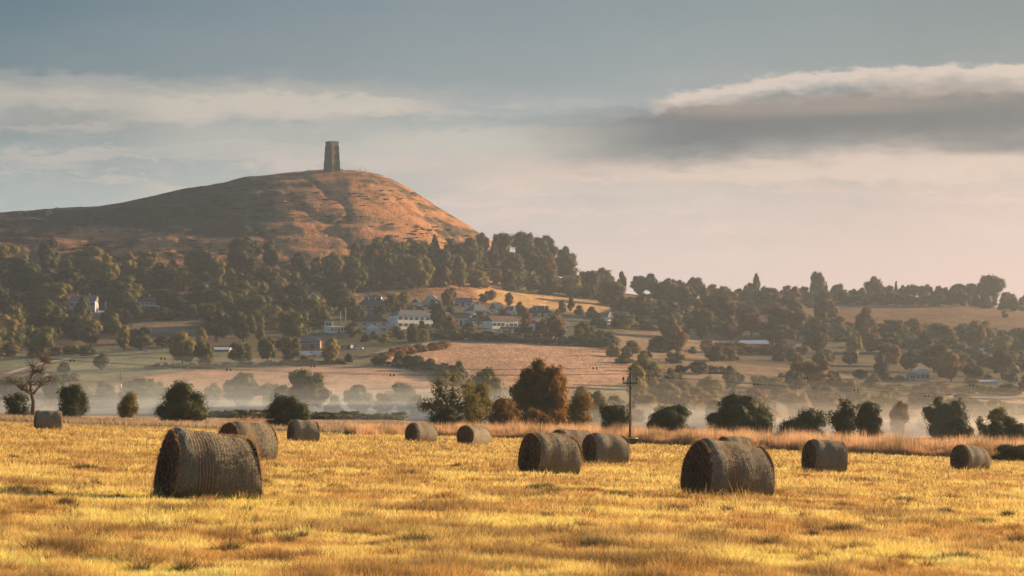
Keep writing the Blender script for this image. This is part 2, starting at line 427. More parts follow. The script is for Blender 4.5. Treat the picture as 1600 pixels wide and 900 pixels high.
# ------------------------------------------------------------------ terrain
S_LO, S_HI = (-1100 - 800) / F, (2700 - 800) / F
def plane_z(X, Y):        # the hay field tips gently to the right and away
    return -0.035 * np.clip(X, -70, 70) - 0.0038 * Y
FIELD_END = 330.0
SKY_L = [(-1100, 372), (-400, 350), (0, 331), (90, 324), (150, 321), (200, 315), (245, 304), (280, 296), (320, 289), (350, 284), (380, 276),
         (440, 270), (480, 266.5), (500, 265.5), (540, 265), (570, 268), (600, 275), (640, 294), (680, 320), (720, 344), (745, 361), (780, 384),
         (820, 408), (860, 428), (900, 446), (950, 456), (1000, 462), (1100, 468), (1200, 472), (1300, 472), (1400, 472), (1500, 474), (1600, 484), (1800, 500), (2700, 540)]
def off(tab, d): return [(a, b + d) for a, b in tab]
TAB = [
 (420, [(-1100, 650), (0, 652), (600, 660), (800, 668), (1000, 684), (1200, 694), (1600, 706), (2700, 716)]),
 (600, [(-1100, 642), (0, 645), (600, 650), (800, 656), (1100, 668), (1600, 684), (2700, 690)]),
 (760, [(-1100, 628), (0, 630), (300, 632), (600, 636), (800, 640), (1100, 648), (1600, 662), (2700, 670)]),
 (880, [(-1100, 606), (0, 608), (250, 606), (600, 604), (800, 606), (1000, 618), (1200, 626), (1600, 636), (2700, 645)]),
 (1000, [(-1100, 580), (0, 582), (300, 577), (600, 570), (700, 578), (800, 574), (1000, 588), (1200, 596), (1400, 600), (1600, 608), (2700, 620)]),
 (1120, [(-1100, 560), (0, 562), (250, 552), (450, 553), (600, 546), (700, 540), (900, 545), (1100, 562), (1300, 572), (1600, 582), (2700, 600)]),
 (1240, [(-1100, 535), (0, 535), (250, 528), (450, 532), (600, 526), (800, 520), (950, 524), (1100, 540), (1300, 548), (1600, 558), (2700, 575)]),
 (1340, [(-1100, 495), (0, 495), (250, 490), (500, 492), (700, 492), (900, 500), (1000, 512), (1150, 520), (1300, 525), (1600, 535), (2700, 560)]),
 (1440, [(-1100, 455), (0, 450), (250, 446), (500, 448), (700, 456), (850, 482), (1000, 492), (1150, 500), (1300, 508), (1600, 514), (2700, 548)]),
 (1540, [(-1100, 415), (0, 406), (200, 404), (400, 398), (600, 405), (700, 425), (780, 444), (950, 474), (1100, 482), (1300, 488), (1500, 486), (1600, 495), (2700, 544)]),
 (1640, [(-1100, 390), (0, 362), (200, 352), (350, 336), (450, 326), (560, 330), (640, 354), (720, 388), (780, 412), (900, 452), (1000, 468), (1150, 475), (1300, 478), (1500, 476), (1600, 487), (2700, 542)]),
 (1700, [(-1100, 377), (0, 340), (200, 324), (320, 300), (400, 290), (480, 285), (560, 287), (620, 306), (680, 341), (740, 370), (800, 404), (900, 448), (1000, 463), (1100, 469), (1300, 473), (1500, 475), (1600, 485), (2700, 540)]),
 (1750, SKY_L),
 (1790, off(SKY_L, 6)),
 (1900, off(SKY_L, 50)),
]
Ds = np.concatenate([np.arange(6, 60, 3.0), np.arange(60, FIELD_END, 6.0), np.arange(FIELD_END, 1400, 5.0), np.arange(1400, 1800, 4.0), np.arange(1800, 2400, 20.0)])
cols = np.concatenate([np.arange(-1100, -60, 20.0), np.arange(-60, 1660, 4.0), np.arange(1660, 2701, 20.0)])
Ss = (cols - 800) / F
DD, SS = np.meshgrid(Ds, Ss, indexing='ij')
XX = SS * DD; YY = DD
keyD = [FIELD_END]; keyZ = [plane_z(Ss * FIELD_END, FIELD_END)]
# right of the frame's centre the ground drops a little behind the reed bank
keyD.append(352.0); keyZ.append(plane_z(Ss * 340, 340) - 0.8 * np.clip((cols - 700) / 500, 0, 1))
for D_, t in TAB:
    y_ = np.interp(cols, [a for a, b in t], [b for a, b in t])
    if D_ >= 1000: # round the kinks of the polylines
        kk = np.exp(-0.5 * (np.arange(-6, 7) / 2.5) ** 2); kk /= kk.sum()
        y_ = np.convolve(np.pad(y_, 6, mode='edge'), kk, mode='valid')
    keyD.append(D_); keyZ.append(CAMZ + D_ * np.array([elev(v) for v in y_]))
keyD.append(2150); keyZ.append(np.full(len(cols), 8.0))
keyD.append(2400); keyZ.append(np.full(len(cols), -7.0))
keyD = np.array(keyD); keyZ = np.array(keyZ)
ZZ = np.empty_like(DD)
for j in range(len(cols)): ZZ[:, j] = np.interp(Ds, keyD, keyZ[:, j])
fi = Ds < FIELD_END
ZZ[fi] = plane_z(XX[fi], YY[fi])
# soften the creases along the distance axis (a few rows), keep the field as it is
far = np.where(Ds >= FIELD_END)[0][0]
Zs = ZZ.copy()
for it in range(14):
    Zs[far + 1:-1] = 0.25 * Zs[far:-2] + 0.5 * Zs[far + 1:-1] + 0.25 * Zs[far + 2:]
crestrow = np.argmin(abs(Ds - 1750))
fix = (ZZ[crestrow] - Zs[crestrow])
wgt = np.exp(-((Ds - 1750) / 45.0) ** 2)[:, None]
ZZ = Zs + wgt * fix[None, :]
# relief: field undulation, lynchets (terraces) and gullies on the hill
hillw = np.clip((DD - 1400) / 200, 0, 1) * np.clip((1770 - DD) / 60, 0, 1)
torw = hillw * np.clip((900 - (SS * F + 800)) / 200, 0, 1)
ZZ += 0.05 * (fbm(XX / 9, YY / 14, 3) - 0.5) * (DD < FIELD_END)
ZZ += hillw * 3.2 * (fbm(XX / 38, YY / 55, 11) - 0.5) + torw * 1.9 * (fbm(XX / 13, YY / 20, 14, 4) - 0.5)
ter = ZZ + 6 * (fbm(XX / 60, YY / 70, 21) - 0.5)
ZZ += torw * 0.42 * np.sin(ter / 8.5 * 2 * math.pi) * np.clip((ZZ - 45) / 30, 0, 1)
gul = np.abs(fbm(XX / 26 + YY / 90, YY / 80, 31) - 0.5)
ZZ -= torw * 1.6 * np.exp(-(gul / 0.05) ** 2)
ZZ += 0.7 * (fbm(XX / 30, YY / 45, 5, 3) - 0.5) * np.clip((DD - 620) / 200, 0, 1)
# outer margins run down to the surrounding plain
edge = np.clip(np.minimum((cols + 1100) / 240, (2700 - cols) / 240), 0, 1)[None, :]
ZZ = ZZ * edge + (-7.0) * (1 - edge)

def h(X, Y):
    X = np.asarray(X, float); Y = np.asarray(Y, float)
    s = X / Y
    i = np.clip(np.searchsorted(Ds, Y) - 1, 0, len(Ds) - 2); j = np.clip(np.searchsorted(Ss, s) - 1, 0, len(Ss) - 2)
    fy = np.clip((Y - Ds[i]) / (Ds[i + 1] - Ds[i]), 0, 1); fx = np.clip((s - Ss[j]) / (Ss[j + 1] - Ss[j]), 0, 1)
    return (ZZ[i, j] * (1 - fy) + ZZ[i + 1, j] * fy) * (1 - fx) + (ZZ[i, j + 1] * (1 - fy) + ZZ[i + 1, j + 1] * fy) * fx
rows_img = np.vectorize(row_of)(ZZ, DD)
def ground_at(px, py, dmin=FIELD_END):
    j = int(np.clip(np.argmin(abs(cols - px)), 0, len(cols) - 1))
    r = rows_img[:, j]
    s = (px - 800) / F
    for i in range(len(Ds) - 1):
        if Ds[i] < dmin: continue
        if r[i + 1] <= py <= r[i] or (r[i] <= py):
            D_ = Ds[i] if r[i] <= py else Ds[i] + (Ds[i + 1] - Ds[i]) * (r[i] - py) / max(1e-6, r[i] - r[i + 1])
            D_ = min(D_, 1748.0)
            return Vector((s * D_, D_, float(h(s * D_, D_))))
    D_ = 1745.0
    return Vector((s * D_, D_, float(h(s * D_, D_))))
def put(px, D_):
    s = (px - 800) / F
    return Vector((s * D_, D_, float(h(s * D_, D_))))

# --- colours of the land
CI = np.broadcast_to(cols[None, :], DD.shape); RI = rows_img
def inpoly(poly, x=CI, y=RI):
    r = np.zeros(x.shape, bool); n = len(poly)
    for i in range(n):
        x0, y0 = poly[i]; x1, y1 = poly[(i + 1) % n]
        cnd = ((y0 > y) != (y1 > y)) & (x < (x1 - x0) * (y - y0) / (y1 - y0 + 1e-9) + x0)
        r ^= cnd
    return r
COL = np.zeros(DD.shape + (3,)); SCR = np.zeros(DD.shape)
COL[:] = (0.135, 0.098, 0.055)                                   # rough valley pasture
COL[DD < 880] = (0.19, 0.15, 0.09)
COL[DD < 560] = (0.36, 0.25, 0.17)                              # pale marsh grass of the levels
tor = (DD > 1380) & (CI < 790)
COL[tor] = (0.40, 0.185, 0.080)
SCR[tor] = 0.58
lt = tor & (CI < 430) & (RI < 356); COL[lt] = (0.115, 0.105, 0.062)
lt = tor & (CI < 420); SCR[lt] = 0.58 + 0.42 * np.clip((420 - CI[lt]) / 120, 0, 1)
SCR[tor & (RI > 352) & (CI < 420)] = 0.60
COL[(DD > 1380) & (CI >= 790)] = (0.20, 0.14, 0.07)
def paint(poly, col, dlo=600, dhi=1760, scr=0.0):
    k = inpoly(poly) & (DD > dlo) & (DD < dhi); COL[k] = col; SCR[k] = scr
tan = (0.46, 0.27, 0.16)
paint([(150, 612), (215, 590), (300, 579), (430, 573), (560, 571), (640, 578), (705, 592), (690, 612), (560, 622), (300, 622)], tan)
paint([(535, 568), (640, 545), (690, 531), (800, 534), (930, 543), (990, 556), (1010, 576), (960, 604), (880, 610), (740, 604), (660, 574), (600, 566)], tan)
paint([(600, 548), (690, 529), (570, 541)], (0.44, 0.31, 0.16))
paint([(40, 585), (110, 560), (250, 550), (370, 560), (600, 562), (560, 568), (300, 576), (160, 596)], (0.20, 0.195, 0.10))
paint([(0, 556), (110, 546), (360, 544), (370, 560), (250, 550), (100, 562), (0, 580)], (0.15, 0.16, 0.085))
paint([(200, 520), (215, 504), (310, 506), (318, 522)], (0.24, 0.17, 0.11))
paint([(735, 449), (800, 456), (952, 474), (945, 490), (880, 486), (800, 478), (750, 470)], (0.56, 0.33, 0.13), dlo=1200)
paint([(930, 520), (1060, 518), (1120, 532), (1100, 560), (990, 560)], (0.28, 0.19, 0.11))
paint([(985, 566), (1120, 566), (1260, 575), (1400, 600), (1190, 606), (1000, 586)], (0.25, 0.165, 0.095))
paint([(1280, 484), (1340, 477), (1480, 473), (1560, 478), (1600, 490), (1700, 500), (1700, 520), (1400, 520), (1300, 512)], (0.18, 0.095, 0.046), dlo=1300)
paint([(1440, 612), (1700, 612), (1700, 634), (1450, 626)], (0.42, 0.30, 0.18))
paint([(900, 606), (975, 602), (990, 630), (920, 640)], (0.30, 0.26, 0.14))
paint([(470, 490), (640, 470), (760, 476), (960, 500), (965, 541), (800, 532), (690, 529), (600, 546), (480, 552)], (0.11, 0.10, 0.05), dlo=1100)
paint([(1290, 515), (1700, 522), (1700, 600), (1290, 560)], (0.14, 0.11, 0.055), dlo=900)
# plough and mowing lines in the tan fields follow the slope
tan_k = (COL[..., 0] > 0.3) & (DD > 600) & (DD < 1380)
lines = 0.84 + 0.3 * fbm(XX / 55, YY / 7, 41, 3)
COL[tan_k] *= lines[tan_k][:, None]
# strips along the left and middle of the hay field's far edge
near = DD < FIELD_END
COL[near] = (0.55, 0.37, 0.11)
fe = np.interp(cols, [-1100, 0, 300, 560, 640, 800, 1000, 1200, 1400, 1600, 2700], [222, 226, 226, 232, 262, 262, 248, 232, 216, 205, 190])  # mown edge
FE = np.broadcast_to(fe[None, :], DD.shape)
nz = (fbm(XX / 14, YY / 6, 51) - 0.5)
e1 = near & (DD > FE + 4 * nz); COL[e1] = (0.24, 0.20, 0.09)
e2 = near & (DD > FE + 1 + 6 * nz) & (DD < FE + 9 + 6 * nz); COL[e2] = (0.10, 0.11, 0.045)
e3 = near & (DD > FE + 26 + 12 * nz) & (DD < FE + 36 + 12 * nz) & (CI < 620); COL[e3] = (0.09, 0.10, 0.04)
e4 = near & (DD > FE + 40 + 16 * nz) & (CI < 620); COL[e4] = (0.30, 0.21, 0.13)
def bl(a):
    b = a.copy(); b[1:-1, 1:-1] = (a[1:-1, 1:-1] * 2 + a[:-2, 1:-1] + a[2:, 1:-1] + a[1:-1, :-2] + a[1:-1, 2:]) / 6; return b
COL = bl(bl(COL)); SCR = bl(bl(bl(SCR)))

def terrain_piece(name, i0, i1, m_, label=None):
    n = i1 - i0; k = len(cols)
    v = np.stack([XX[i0:i1], YY[i0:i1], ZZ[i0:i1]], -1).reshape(-1, 3)
    a = (np.arange(n - 1)[:, None] * k + np.arange(k - 1)[None, :]).ravel()
    f_ = np.stack([a, a + 1, a + k + 1, a + k], -1)
    sc_ = np.repeat(SCR[i0:i1].reshape(-1, 1), 3, 1)
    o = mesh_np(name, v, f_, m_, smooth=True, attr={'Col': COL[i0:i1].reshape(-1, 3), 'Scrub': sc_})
    o['kind'] = 'structure'
    return o
iA = far; iB = int(np.searchsorted(Ds, 1400))
terrain_piece('field', 0, iA + 1, M['field'])
terrain_piece('valley_ground', iA, iB + 1, M['terrain'])
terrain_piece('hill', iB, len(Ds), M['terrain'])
v = [(-2450, -280, -7.4), (2450, -280, -7.4), (2450, 3150, -7.4), (-2450, 3150, -7.4)]
pl = mesh_np('ground', v, [(0, 1, 2, 3)], M['terrain'], attr={'Col': np.full((4, 3), 0.14), 'Scrub': np.zeros((4, 3))}); pl['kind'] = 'structure'

def ribbon(name, pts, width):
    """a track laid on the land through picture points"""
    P_ = [ground_at(a, b, 600) for a, b in pts]
    dense = []
    for a, b in zip(P_[:-1], P_[1:]):
        for t in np.linspace(0, 1, 10, endpoint=False): dense.append(a.lerp(b, t))
    dense.append(P_[-1]); vs = []; fs = []
    for i, p in enumerate(dense):
        t = (dense[min(i + 1, len(dense) - 1)] - dense[max(i - 1, 0)]); n = Vector((-t.y, t.x, 0)).normalized() * width / 2
        for q in (p - n, p, p + n): vs.append((q.x, q.y, float(h(q.x, q.y)) + 0.18))
    for i in range(len(dense) - 1):
        for k in (0, 1): fs.append((i * 3 + k, i * 3 + k + 1, i * 3 + k + 4, i * 3 + k + 3))
    o = mesh_np(name, vs, fs, M['track'], smooth=True); o['kind'] = 'structure'; return o
ribbon('path', [(10, 585), (60, 570), (110, 560), (160, 555), (240, 551)], 3)
ribbon('path', [(590, 552), (630, 545), (665, 538), (692, 532)], 4.5)
ribbon('road', [(1040, 531), (1090, 534), (1150, 537), (1230, 544), (1262, 548)], 5)

# ------------------------------------------------------------------ foliage
def ico_pts():
    t = (1 + 5 ** .5) / 2
    v = np.array([(-1, t, 0), (1, t, 0), (-1, -t, 0), (1, -t, 0), (0, -1, t), (0, 1, t), (0, -1, -t), (0, 1, -t), (t, 0, -1), (t, 0, 1), (-t, 0, -1), (-t, 0, 1)], float)
    v /= np.linalg.norm(v[0])
    f_ = [(0, 11, 5), (0, 5, 1), (0, 1, 7), (0, 7, 10), (0, 10, 11), (1, 5, 9), (5, 11, 4), (11, 10, 2), (10, 7, 6), (7, 1, 8), (3, 9, 4), (3, 4, 2), (3, 2, 6), (3, 6, 8), (3, 8, 9), (4, 9, 5), (2, 4, 11), (6, 2, 10), (8, 6, 7), (9, 8, 1)]
    vs = [tuple(a) for a in v]; cache = {}
    def md(a, b):
        k = (min(a, b), max(a, b))
        if k not in cache:
            p = (np.array(vs[a]) + np.array(vs[b])); p /= np.linalg.norm(p); vs.append(tuple(p)); cache[k] = len(vs) - 1
        return cache[k]
    nf = []
    for a, b, c_ in f_:
        x, y, z = md(a, b), md(b, c_), md(c_, a); nf += [(a, x, z), (b, y, x), (c_, z, y), (x, y, z)]
    return np.array(vs), np.array(nf)
ICO_V, ICO_F = ico_pts()

def crown_arrays(r, shape, n_leaf, leaf, nlobes=16, core=0.84, aspect=(1, 1), loose=0.0, sprays=0):
    """a crown in a 1 x 1 x 1 box standing on z = 0; shape 'round', 'tall', 'cone', 'bush', 'flat'"""
    L = []
    for i in range(nlobes):
        for _ in range(60):
            p = r.uniform(-1, 1, 3)
            if np.linalg.norm(p) > 1: continue
            rho = np.linalg.norm(p)
            if r.random() < rho ** 1.5: break
        if shape == 'round':
            z = 0.50 + p[2] * 0.36; x, y = p[0] * 0.32, p[1] * 0.32; rad = r.uniform(0.075, 0.17); z = max(z, .13)
        elif shape == 'flat':
            z = 0.52 + p[2] * 0.32; x, y = p[0] * 0.38, p[1] * 0.38; rad = r.uniform(0.07, 0.14)
        elif shape == 'tall':
            z = 0.54 + p[2] * 0.38; k = 1 - 0.5 * abs(p[2]); x, y = p[0] * 0.26 * k, p[1] * 0.26 * k; rad = r.uniform(0.11, 0.20)
        elif shape == 'peaks':
            cx, hh = ((-.27, .86), (-.04, 1.0), (.24, .90), (.36, .66), (-.36, .62))[i % 5]
            z = r.uniform(.10, hh - .08); k = 1.15 - z / hh * .75; x, y = cx * .9 + r.normal(0, .085) * k, r.normal(0, .16) * k; rad = r.uniform(.075, .14) * (.6 + .6 * k)
        elif shape == 'cone':
            z = r.uniform(0.1, 0.93); k = (1.02 - z); a = r.uniform(0, 6.28); x, y = 0.36 * k * math.cos(a), 0.36 * k * math.sin(a); rad = 0.05 + 0.13 * k
        else:   # bush: sits on the ground
            z = 0.36 + p[2] * 0.40; k = 1 - 0.25 * max(0, p[2]); x, y = p[0] * 0.37 * k, p[1] * 0.37 * k; rad = r.uniform(0.13, 0.22)
            z = max(z, 0.07)
        L.append((x, y, z, rad, rad * r.uniform(0.75, 1.05)))
    if shape in ('round', 'flat'): L.append((0, 0, 0.48, 0.27, 0.32))
    if shape == 'tall':
        for zz in (0.3, 0.5, 0.7): L.append((0, 0, zz, 0.2, 0.2))
    if shape == 'bush': L.append((0, 0, 0.34, 0.30, 0.33))
    if shape == 'cone': L.append((0, 0, 0.4, 0.16, 0.36))
    base_ = list(L)
    for i in range(sprays):
        q = base_[r.integers(len(base_))]; d = r.normal(size=3); d /= np.linalg.norm(d); d[2] = d[2] * .8 + .15
        rs = r.uniform(.028, .06)
        L.append((q[0] + d[0] * q[3] * 1.08, q[1] + d[1] * q[3] * 1.08, max(.04, q[2] + d[2] * q[4] * 1.08), rs, rs))
    L = np.array(L)
    # normalise to the unit box
    x0 = (L[:, 0] - L[:, 3]).min(); x1 = (L[:, 0] + L[:, 3]).max(); y0 = (L[:, 1] - L[:, 3]).min(); y1 = (L[:, 1] + L[:, 3]).max(); z1 = (L[:, 2] + L[:, 4]).max()
    wdt = max(x1 - x0, y1 - y0); L[:, 0] = (L[:, 0] - (x0 + x1) / 2) / wdt; L[:, 1] = (L[:, 1] - (y0 + y1) / 2) / wdt; L[:, 3] /= wdt
    L[:, 2] /= z1; L[:, 4] /= z1
    area = L[:, 3] ** 1.7; pr = area / area.sum()
    li = r.choice(len(L), n_leaf, p=pr)
    d = r.normal(size=(n_leaf, 3)); d /= np.linalg.norm(d, axis=1)[:, None]
    rr = 1.0 + r.normal(0, 0.05 + loose, n_leaf); rr = np.clip(rr, 0.6, 1.45)
    c0 = L[li][:, :3]; rad = np.stack([L[li][:, 3], L[li][:, 3], L[li][:, 4]], 1)
    p = c0 + d * rad * rr[:, None]
    keep = np.ones(n_leaf, bool)
    for q in L:
        e = ((p[:, 0] - q[0]) / q[3]) ** 2 + ((p[:, 1] - q[1]) / q[3]) ** 2 + ((p[:, 2] - q[2]) / q[4]) ** 2
        keep &= e > 0.55
    keep &= p[:, 2] > 0.0
    p = p[keep]; d = d[keep]; n = len(p)
    nrm = d + r.normal(0, 0.32, (n, 3)); nrm /= np.linalg.norm(nrm, axis=1)[:, None]
    t = np.cross(nrm, r.normal(size=(n, 3))); t /= np.linalg.norm(t, axis=1)[:, None]; b = np.cross(nrm, t)
    s = leaf * r.uniform(0.6, 1.35, n)[:, None]; asp = r.uniform(0.5, 0.9, n)[:, None]
    aw, ah = aspect          # real-size ratio so leaves stay leaf-shaped after the crown is stretched
    sc_ = np.array([1 / aw, 1 / aw, 1 / ah])
    V_ = np.stack([p - t * s * sc_, p + b * s * asp * sc_, p + t * s * sc_, p - b * s * asp * sc_], 1).reshape(-1, 3)
    Fq = np.arange(4 * n).reshape(-1, 4)
    vs = [V_]; tris = np.concatenate([Fq[:, [0, 1, 2]], Fq[:, [0, 2, 3]]]); fs = [tris]; nv = len(V_)
    if core:
        for q in L[:len(base_)]:
            jit = 1 + 0.16 * (r.random(len(ICO_V)) - 0.5)
            cv = ICO_V * jit[:, None] * np.array([q[3], q[3], q[4]]) * core + q[:3]
            cv[:, 2] = np.maximum(cv[:, 2], 0.01)
            vs.append(cv); fs.append(ICO_F + nv); nv += len(cv)
    return np.concatenate(vs), np.concatenate(fs), L

def trunk_mb(r, hgt, rad, lobes=None, w=1.0, lean=0.0):
    m_ = MB()
    top = hgt * 0.62
    m_.tube([(0, 0, -0.4), (lean * .3, 0, top * .35), (lean * .7, 0.1, top * .7), (lean, 0, top)], [rad * 1.3, rad, rad * .75, rad * .35], 8)
    if lobes is not None:
        for q in lobes[:(14 if w > 1.01 else 6)]:
            m_.tube([(0, 0, top * .45), (q[0] * w * .5, q[1] * w * .5, top * .5 + q[2] * hgt * .3), (q[0] * w, q[1] * w, q[2] * hgt)], [rad * .5, rad * .35, rad * .12], 5)
    return m_

# prototypes for the far trees (unit size meshes, scaled per tree)
PROTO = {}
def make_proto(kind, n, aspect, n_leaf, leaf, nl):
    out_ = []
    for i in range(n):
        r = np.random.default_rng(hash_seed(kind, i))
        V_, F_, L = crown_arrays(r, kind, n_leaf, leaf, nl, aspect=aspect, loose=0.07, sprays=24)
        me_o = mesh_np('crown', V_, F_, M['leaf_dark']); C.objects.unlink(me_o)
        me = me_o.data; bpy.data.objects.remove(me_o)
        tm = trunk_mb(r, 1.0, 0.035, L, 1.0); t_o = tm.build('trunk', M['bark']); tme = t_o.data; bpy.data.objects.remove(t_o)
        out_.append((me, tme))
    PROTO[kind] = out_
def hash_seed(k, i): return sum(ord(ch) * (a + 3) for a, ch in enumerate(k)) * 101 + i
make_proto('round', 9, (1, 1), 4200, 0.022, 40)
make_proto('flat', 3, (1, 1), 3600, 0.021, 38)
make_proto('tall', 4, (1, 1.6), 2200, 0.034, 20)
make_proto('cone', 3, (1, 2.0), 2000, 0.036, 34)
make_proto('bush', 5, (1, .8), 2000, 0.028, 16)
TINTNAME = {'umber': 'brownish green', 'dark': 'dark green', 'green': 'mid green', 'olive': 'olive green', 'russet': 'russet brown'}
SHAPENAME = {'round': 'round-crowned', 'flat': 'wide-crowned', 'tall': 'tall', 'cone': 'pointed conifer', 'bush': 'low bushy'}
TREES = []           # (object, px, row, tint, shape, w, h)
mat_cache = {}
def proto_mesh(kind, i, tint):
    k = (kind, i, tint)
    if k not in mat_cache:
        me = PROTO[kind][i][0].copy(); me.materials.clear(); me.materials.append(M['leaf_' + tint]); mat_cache[k] = me
    return mat_cache[k]
def far_tree(px, base, wpx, hpx, kind='round', tint='dark', D_=None, dmin=420):
    p = put(px, D_) if D_ else ground_at(px, base, dmin)
    i = random.randrange(len(PROTO[kind]))
    W_, H_ = wpx * p.y / F, hpx * p.y / F
    t = empty('shrub' if kind == 'bush' else 'tree', (p.x, p.y, p.z - 0.15), random.uniform(0, 6.28))
    t.scale = (1, 1, 1)
    c_ = bpy.data.objects.new('crown', proto_mesh(kind, i, tint)); C.objects.link(c_); c_.parent = t
    c_.scale = (W_, W_ * random.uniform(.9, 1.1), H_)
    k = bpy.data.objects.new('stem' if kind == 'bush' else 'trunk', PROTO[kind][i][1]); C.objects.link(k); k.parent = t; k.scale = (W_, W_, H_)
    TREES.append((t, px, base - hpx * 0.5, tint, kind, wpx, hpx))
    return t

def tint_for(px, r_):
    # greens in the west, warm sunward light and haze painted in as browner tints
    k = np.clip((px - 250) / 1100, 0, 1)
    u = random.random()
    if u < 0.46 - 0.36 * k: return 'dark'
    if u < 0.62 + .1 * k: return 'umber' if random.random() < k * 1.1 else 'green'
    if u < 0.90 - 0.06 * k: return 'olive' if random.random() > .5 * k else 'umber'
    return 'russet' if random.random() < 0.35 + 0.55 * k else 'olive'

# skyline trees, one by one
for a in [(605, 397, 30, 32, 'round'), (640, 401, 30, 28, 'round'), (662, 400, 22, 24, 'round'), (680, 398, 20, 33, 'cone'), (705, 404, 24, 34, 'round'),
          (735, 405, 22, 36, 'tall'), (752, 400, 30, 38, 'round'), (785, 408, 42, 47, 'round'), (815, 414, 46, 54, 'round'), (850, 421, 46, 56, 'round'),
          (882, 428, 40, 54, 'round'), (835, 430, 40, 40, 'round'), (800, 428, 36, 36, 'round'), (915, 443, 32, 26, 'round'), (943, 448, 34, 35, 'flat'), (972, 452, 16, 36, 'tall'),
          (1000, 458, 36, 32, 'round'), (1017, 457, 24, 36, 'round'), (1045, 462, 26, 30, 'round'), (1063, 462, 22, 28, 'round'), (1087, 464, 32, 34, 'round'),
          (1112, 468, 24, 24, 'round'), (1135, 470, 26, 22, 'bush'), (1155, 470, 26, 20, 'bush'), (1182, 476, 15, 46, 'tall'), (1172, 468, 20, 30, 'round'),
          (1200, 470, 26, 24, 'round'), (1230, 470, 26, 28, 'round'), (1255, 470, 26, 26, 'round'), (1277, 472, 28, 50, 'round'), (1291, 471, 12, 34, 'cone'),
          (1310, 471, 28, 30, 'round'), (1332, 472, 18, 22, 'round'), (1347, 472, 22, 24, 'bush'), (1368, 472, 36, 42, 'round'), (1390, 472, 16, 28, 'round'),
          (1400, 471, 11, 34, 'cone'), (1412, 472, 20, 28, 'round'), (1427, 473, 24, 30, 'round'), (1447, 473, 28, 30, 'round'), (1472, 474, 28, 28, 'round'),
          (1497, 475, 36, 32, 'round'), (1518, 476, 32, 34, 'round'), (1550, 478, 44, 52, 'round'), (1575, 481, 28, 26, 'round'), (1603, 486, 24, 26, 'round')]:
    px, b_, w_, h_, k_ = a
    D_ = 1738.0 if px > 880 else None
    far_tree(px, b_, w_, h_, k_, random.choice(['dark', 'umber', 'umber', 'russet'] if px > 900 else ['dark', 'dark', 'green']), D_)  # browner tints on the sunward side carry the warm light
# the band of trees under the golden field and the wooded slopes: jittered rows
def wood(px0, px1, rows, dx, w_, h_, skip=0.0, kinds=('round', 'round', 'round', 'flat', 'tall')):
    """rows: list of functions px -> base row"""
    for ri, rf in enumerate(rows):
        x = px0 + (ri % 2) * dx * 0.5
        while x < px1:
            xx = x + random.uniform(-.3, .3) * dx
            if any(a < xx < b and c0 < rf(xx) < c1 for a, b, c0, c1 in ((203, 259, 478, 512), (104, 156, 478, 514), (470, 502, 474, 500), (1412, 1466, 592, 632), (1150, 1212, 536, 566))):
                x += dx; continue
            if random.random() >= skip:
                k_ = random.choice(kinds); s = random.choice((random.uniform(.6, 1.0), random.uniform(.9, 1.32)))
                b_ = rf(xx) + random.uniform(-5, 5)
                ww = w_ * s * (0.62 if k_ == 'tall' else 1.0); hh = h_ * s * (1.12 if k_ == 'tall' else 1.0) * random.uniform(.9, 1.1)
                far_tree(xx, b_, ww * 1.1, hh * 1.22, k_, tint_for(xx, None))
            x += dx
L_ = lambda *p: (lambda x: float(np.interp(x, [a for a, b in p], [b for a, b in p])))
# left wood under the long flank
wood(-50, 500, [L_((-50, 436), (60, 430), (200, 428), (330, 432), (360, 426), (500, 430))], 40, 42, 34)
wood(-50, 480, [L_((-50, 462), (200, 456), (480, 455))], 42, 42, 36)
wood(-50, 470, [L_((-50, 486), (200, 484), (470, 482))], 46, 44, 36, 0.12)
wood(-50, 200, [L_((-50, 512), (200, 516))], 38, 42, 36)
wood(-50, 170, [L_((-50, 536), (170, 540))], 40, 42, 36)
wood(-50, 90, [L_((-50, 558), (90, 556))], 36, 38, 32)
wood(325, 500, [L_((325, 512), (500, 512))], 38, 42, 38)
wood(335, 470, [L_((335, 536), (470, 538))], 40, 40, 38)
# centre wood
wood(490, 740, [L_((490, 436), (560, 424), (650, 418), (740, 432))], 34, 38, 34)
wood(560, 960, [L_((560, 414), (640, 410), (740, 420), (860, 440), (960, 466))], 30, 34, 32)
wood(480, 730, [L_((480, 460), (640, 448), (730, 452))], 34, 38, 36)
wood(740, 960, [L_((740, 444), (860, 458), (960, 474))], 30, 36, 30)
# right-hand wooded slope
wood(960, 1290, [L_((960, 478), (1100, 484), (1290, 486))], 36, 38, 28)
wood(965, 1290, [L_((965, 500), (1100, 505), (1290, 508))], 40, 44, 34)
wood(1040, 1300, [L_((1040, 524), (1150, 528), (1300, 532))], 44, 48, 38, 0.1)
wood(1240, 1620, [L_((1240, 526), (1400, 530), (1620, 540))], 38, 42, 32)
wood(1230, 1620, [L_((1230, 550), (1400, 552), (1620, 562))], 42, 44, 34, 0.15)
wood(1290, 1620, [L_((1290, 572), (1400, 578), (1620, 586))], 44, 42, 32, 0.2)
wood(185, 330, [L_((185, 546), (330, 548))], 34, 38, 30)
wood(-40, 150, [L_((-40, 560), (150, 556))], 30, 34, 16, kinds=('bush',))
wood(700, 960, [L_((700, 528), (960, 540))], 22, 26, 17, .1, kinds=('bush',))
wood(560, 720, [L_((560, 532), (720, 528))], 22, 24, 14, .15, kinds=('bush',))
wood(600, 720, [L_((600, 490), (720, 484))], 26, 24, 16, .3, kinds=('bush', 'round'))
wood(720, 900, [L_((720, 496), (900, 500))], 30, 20, 12, .3, kinds=('bush',))
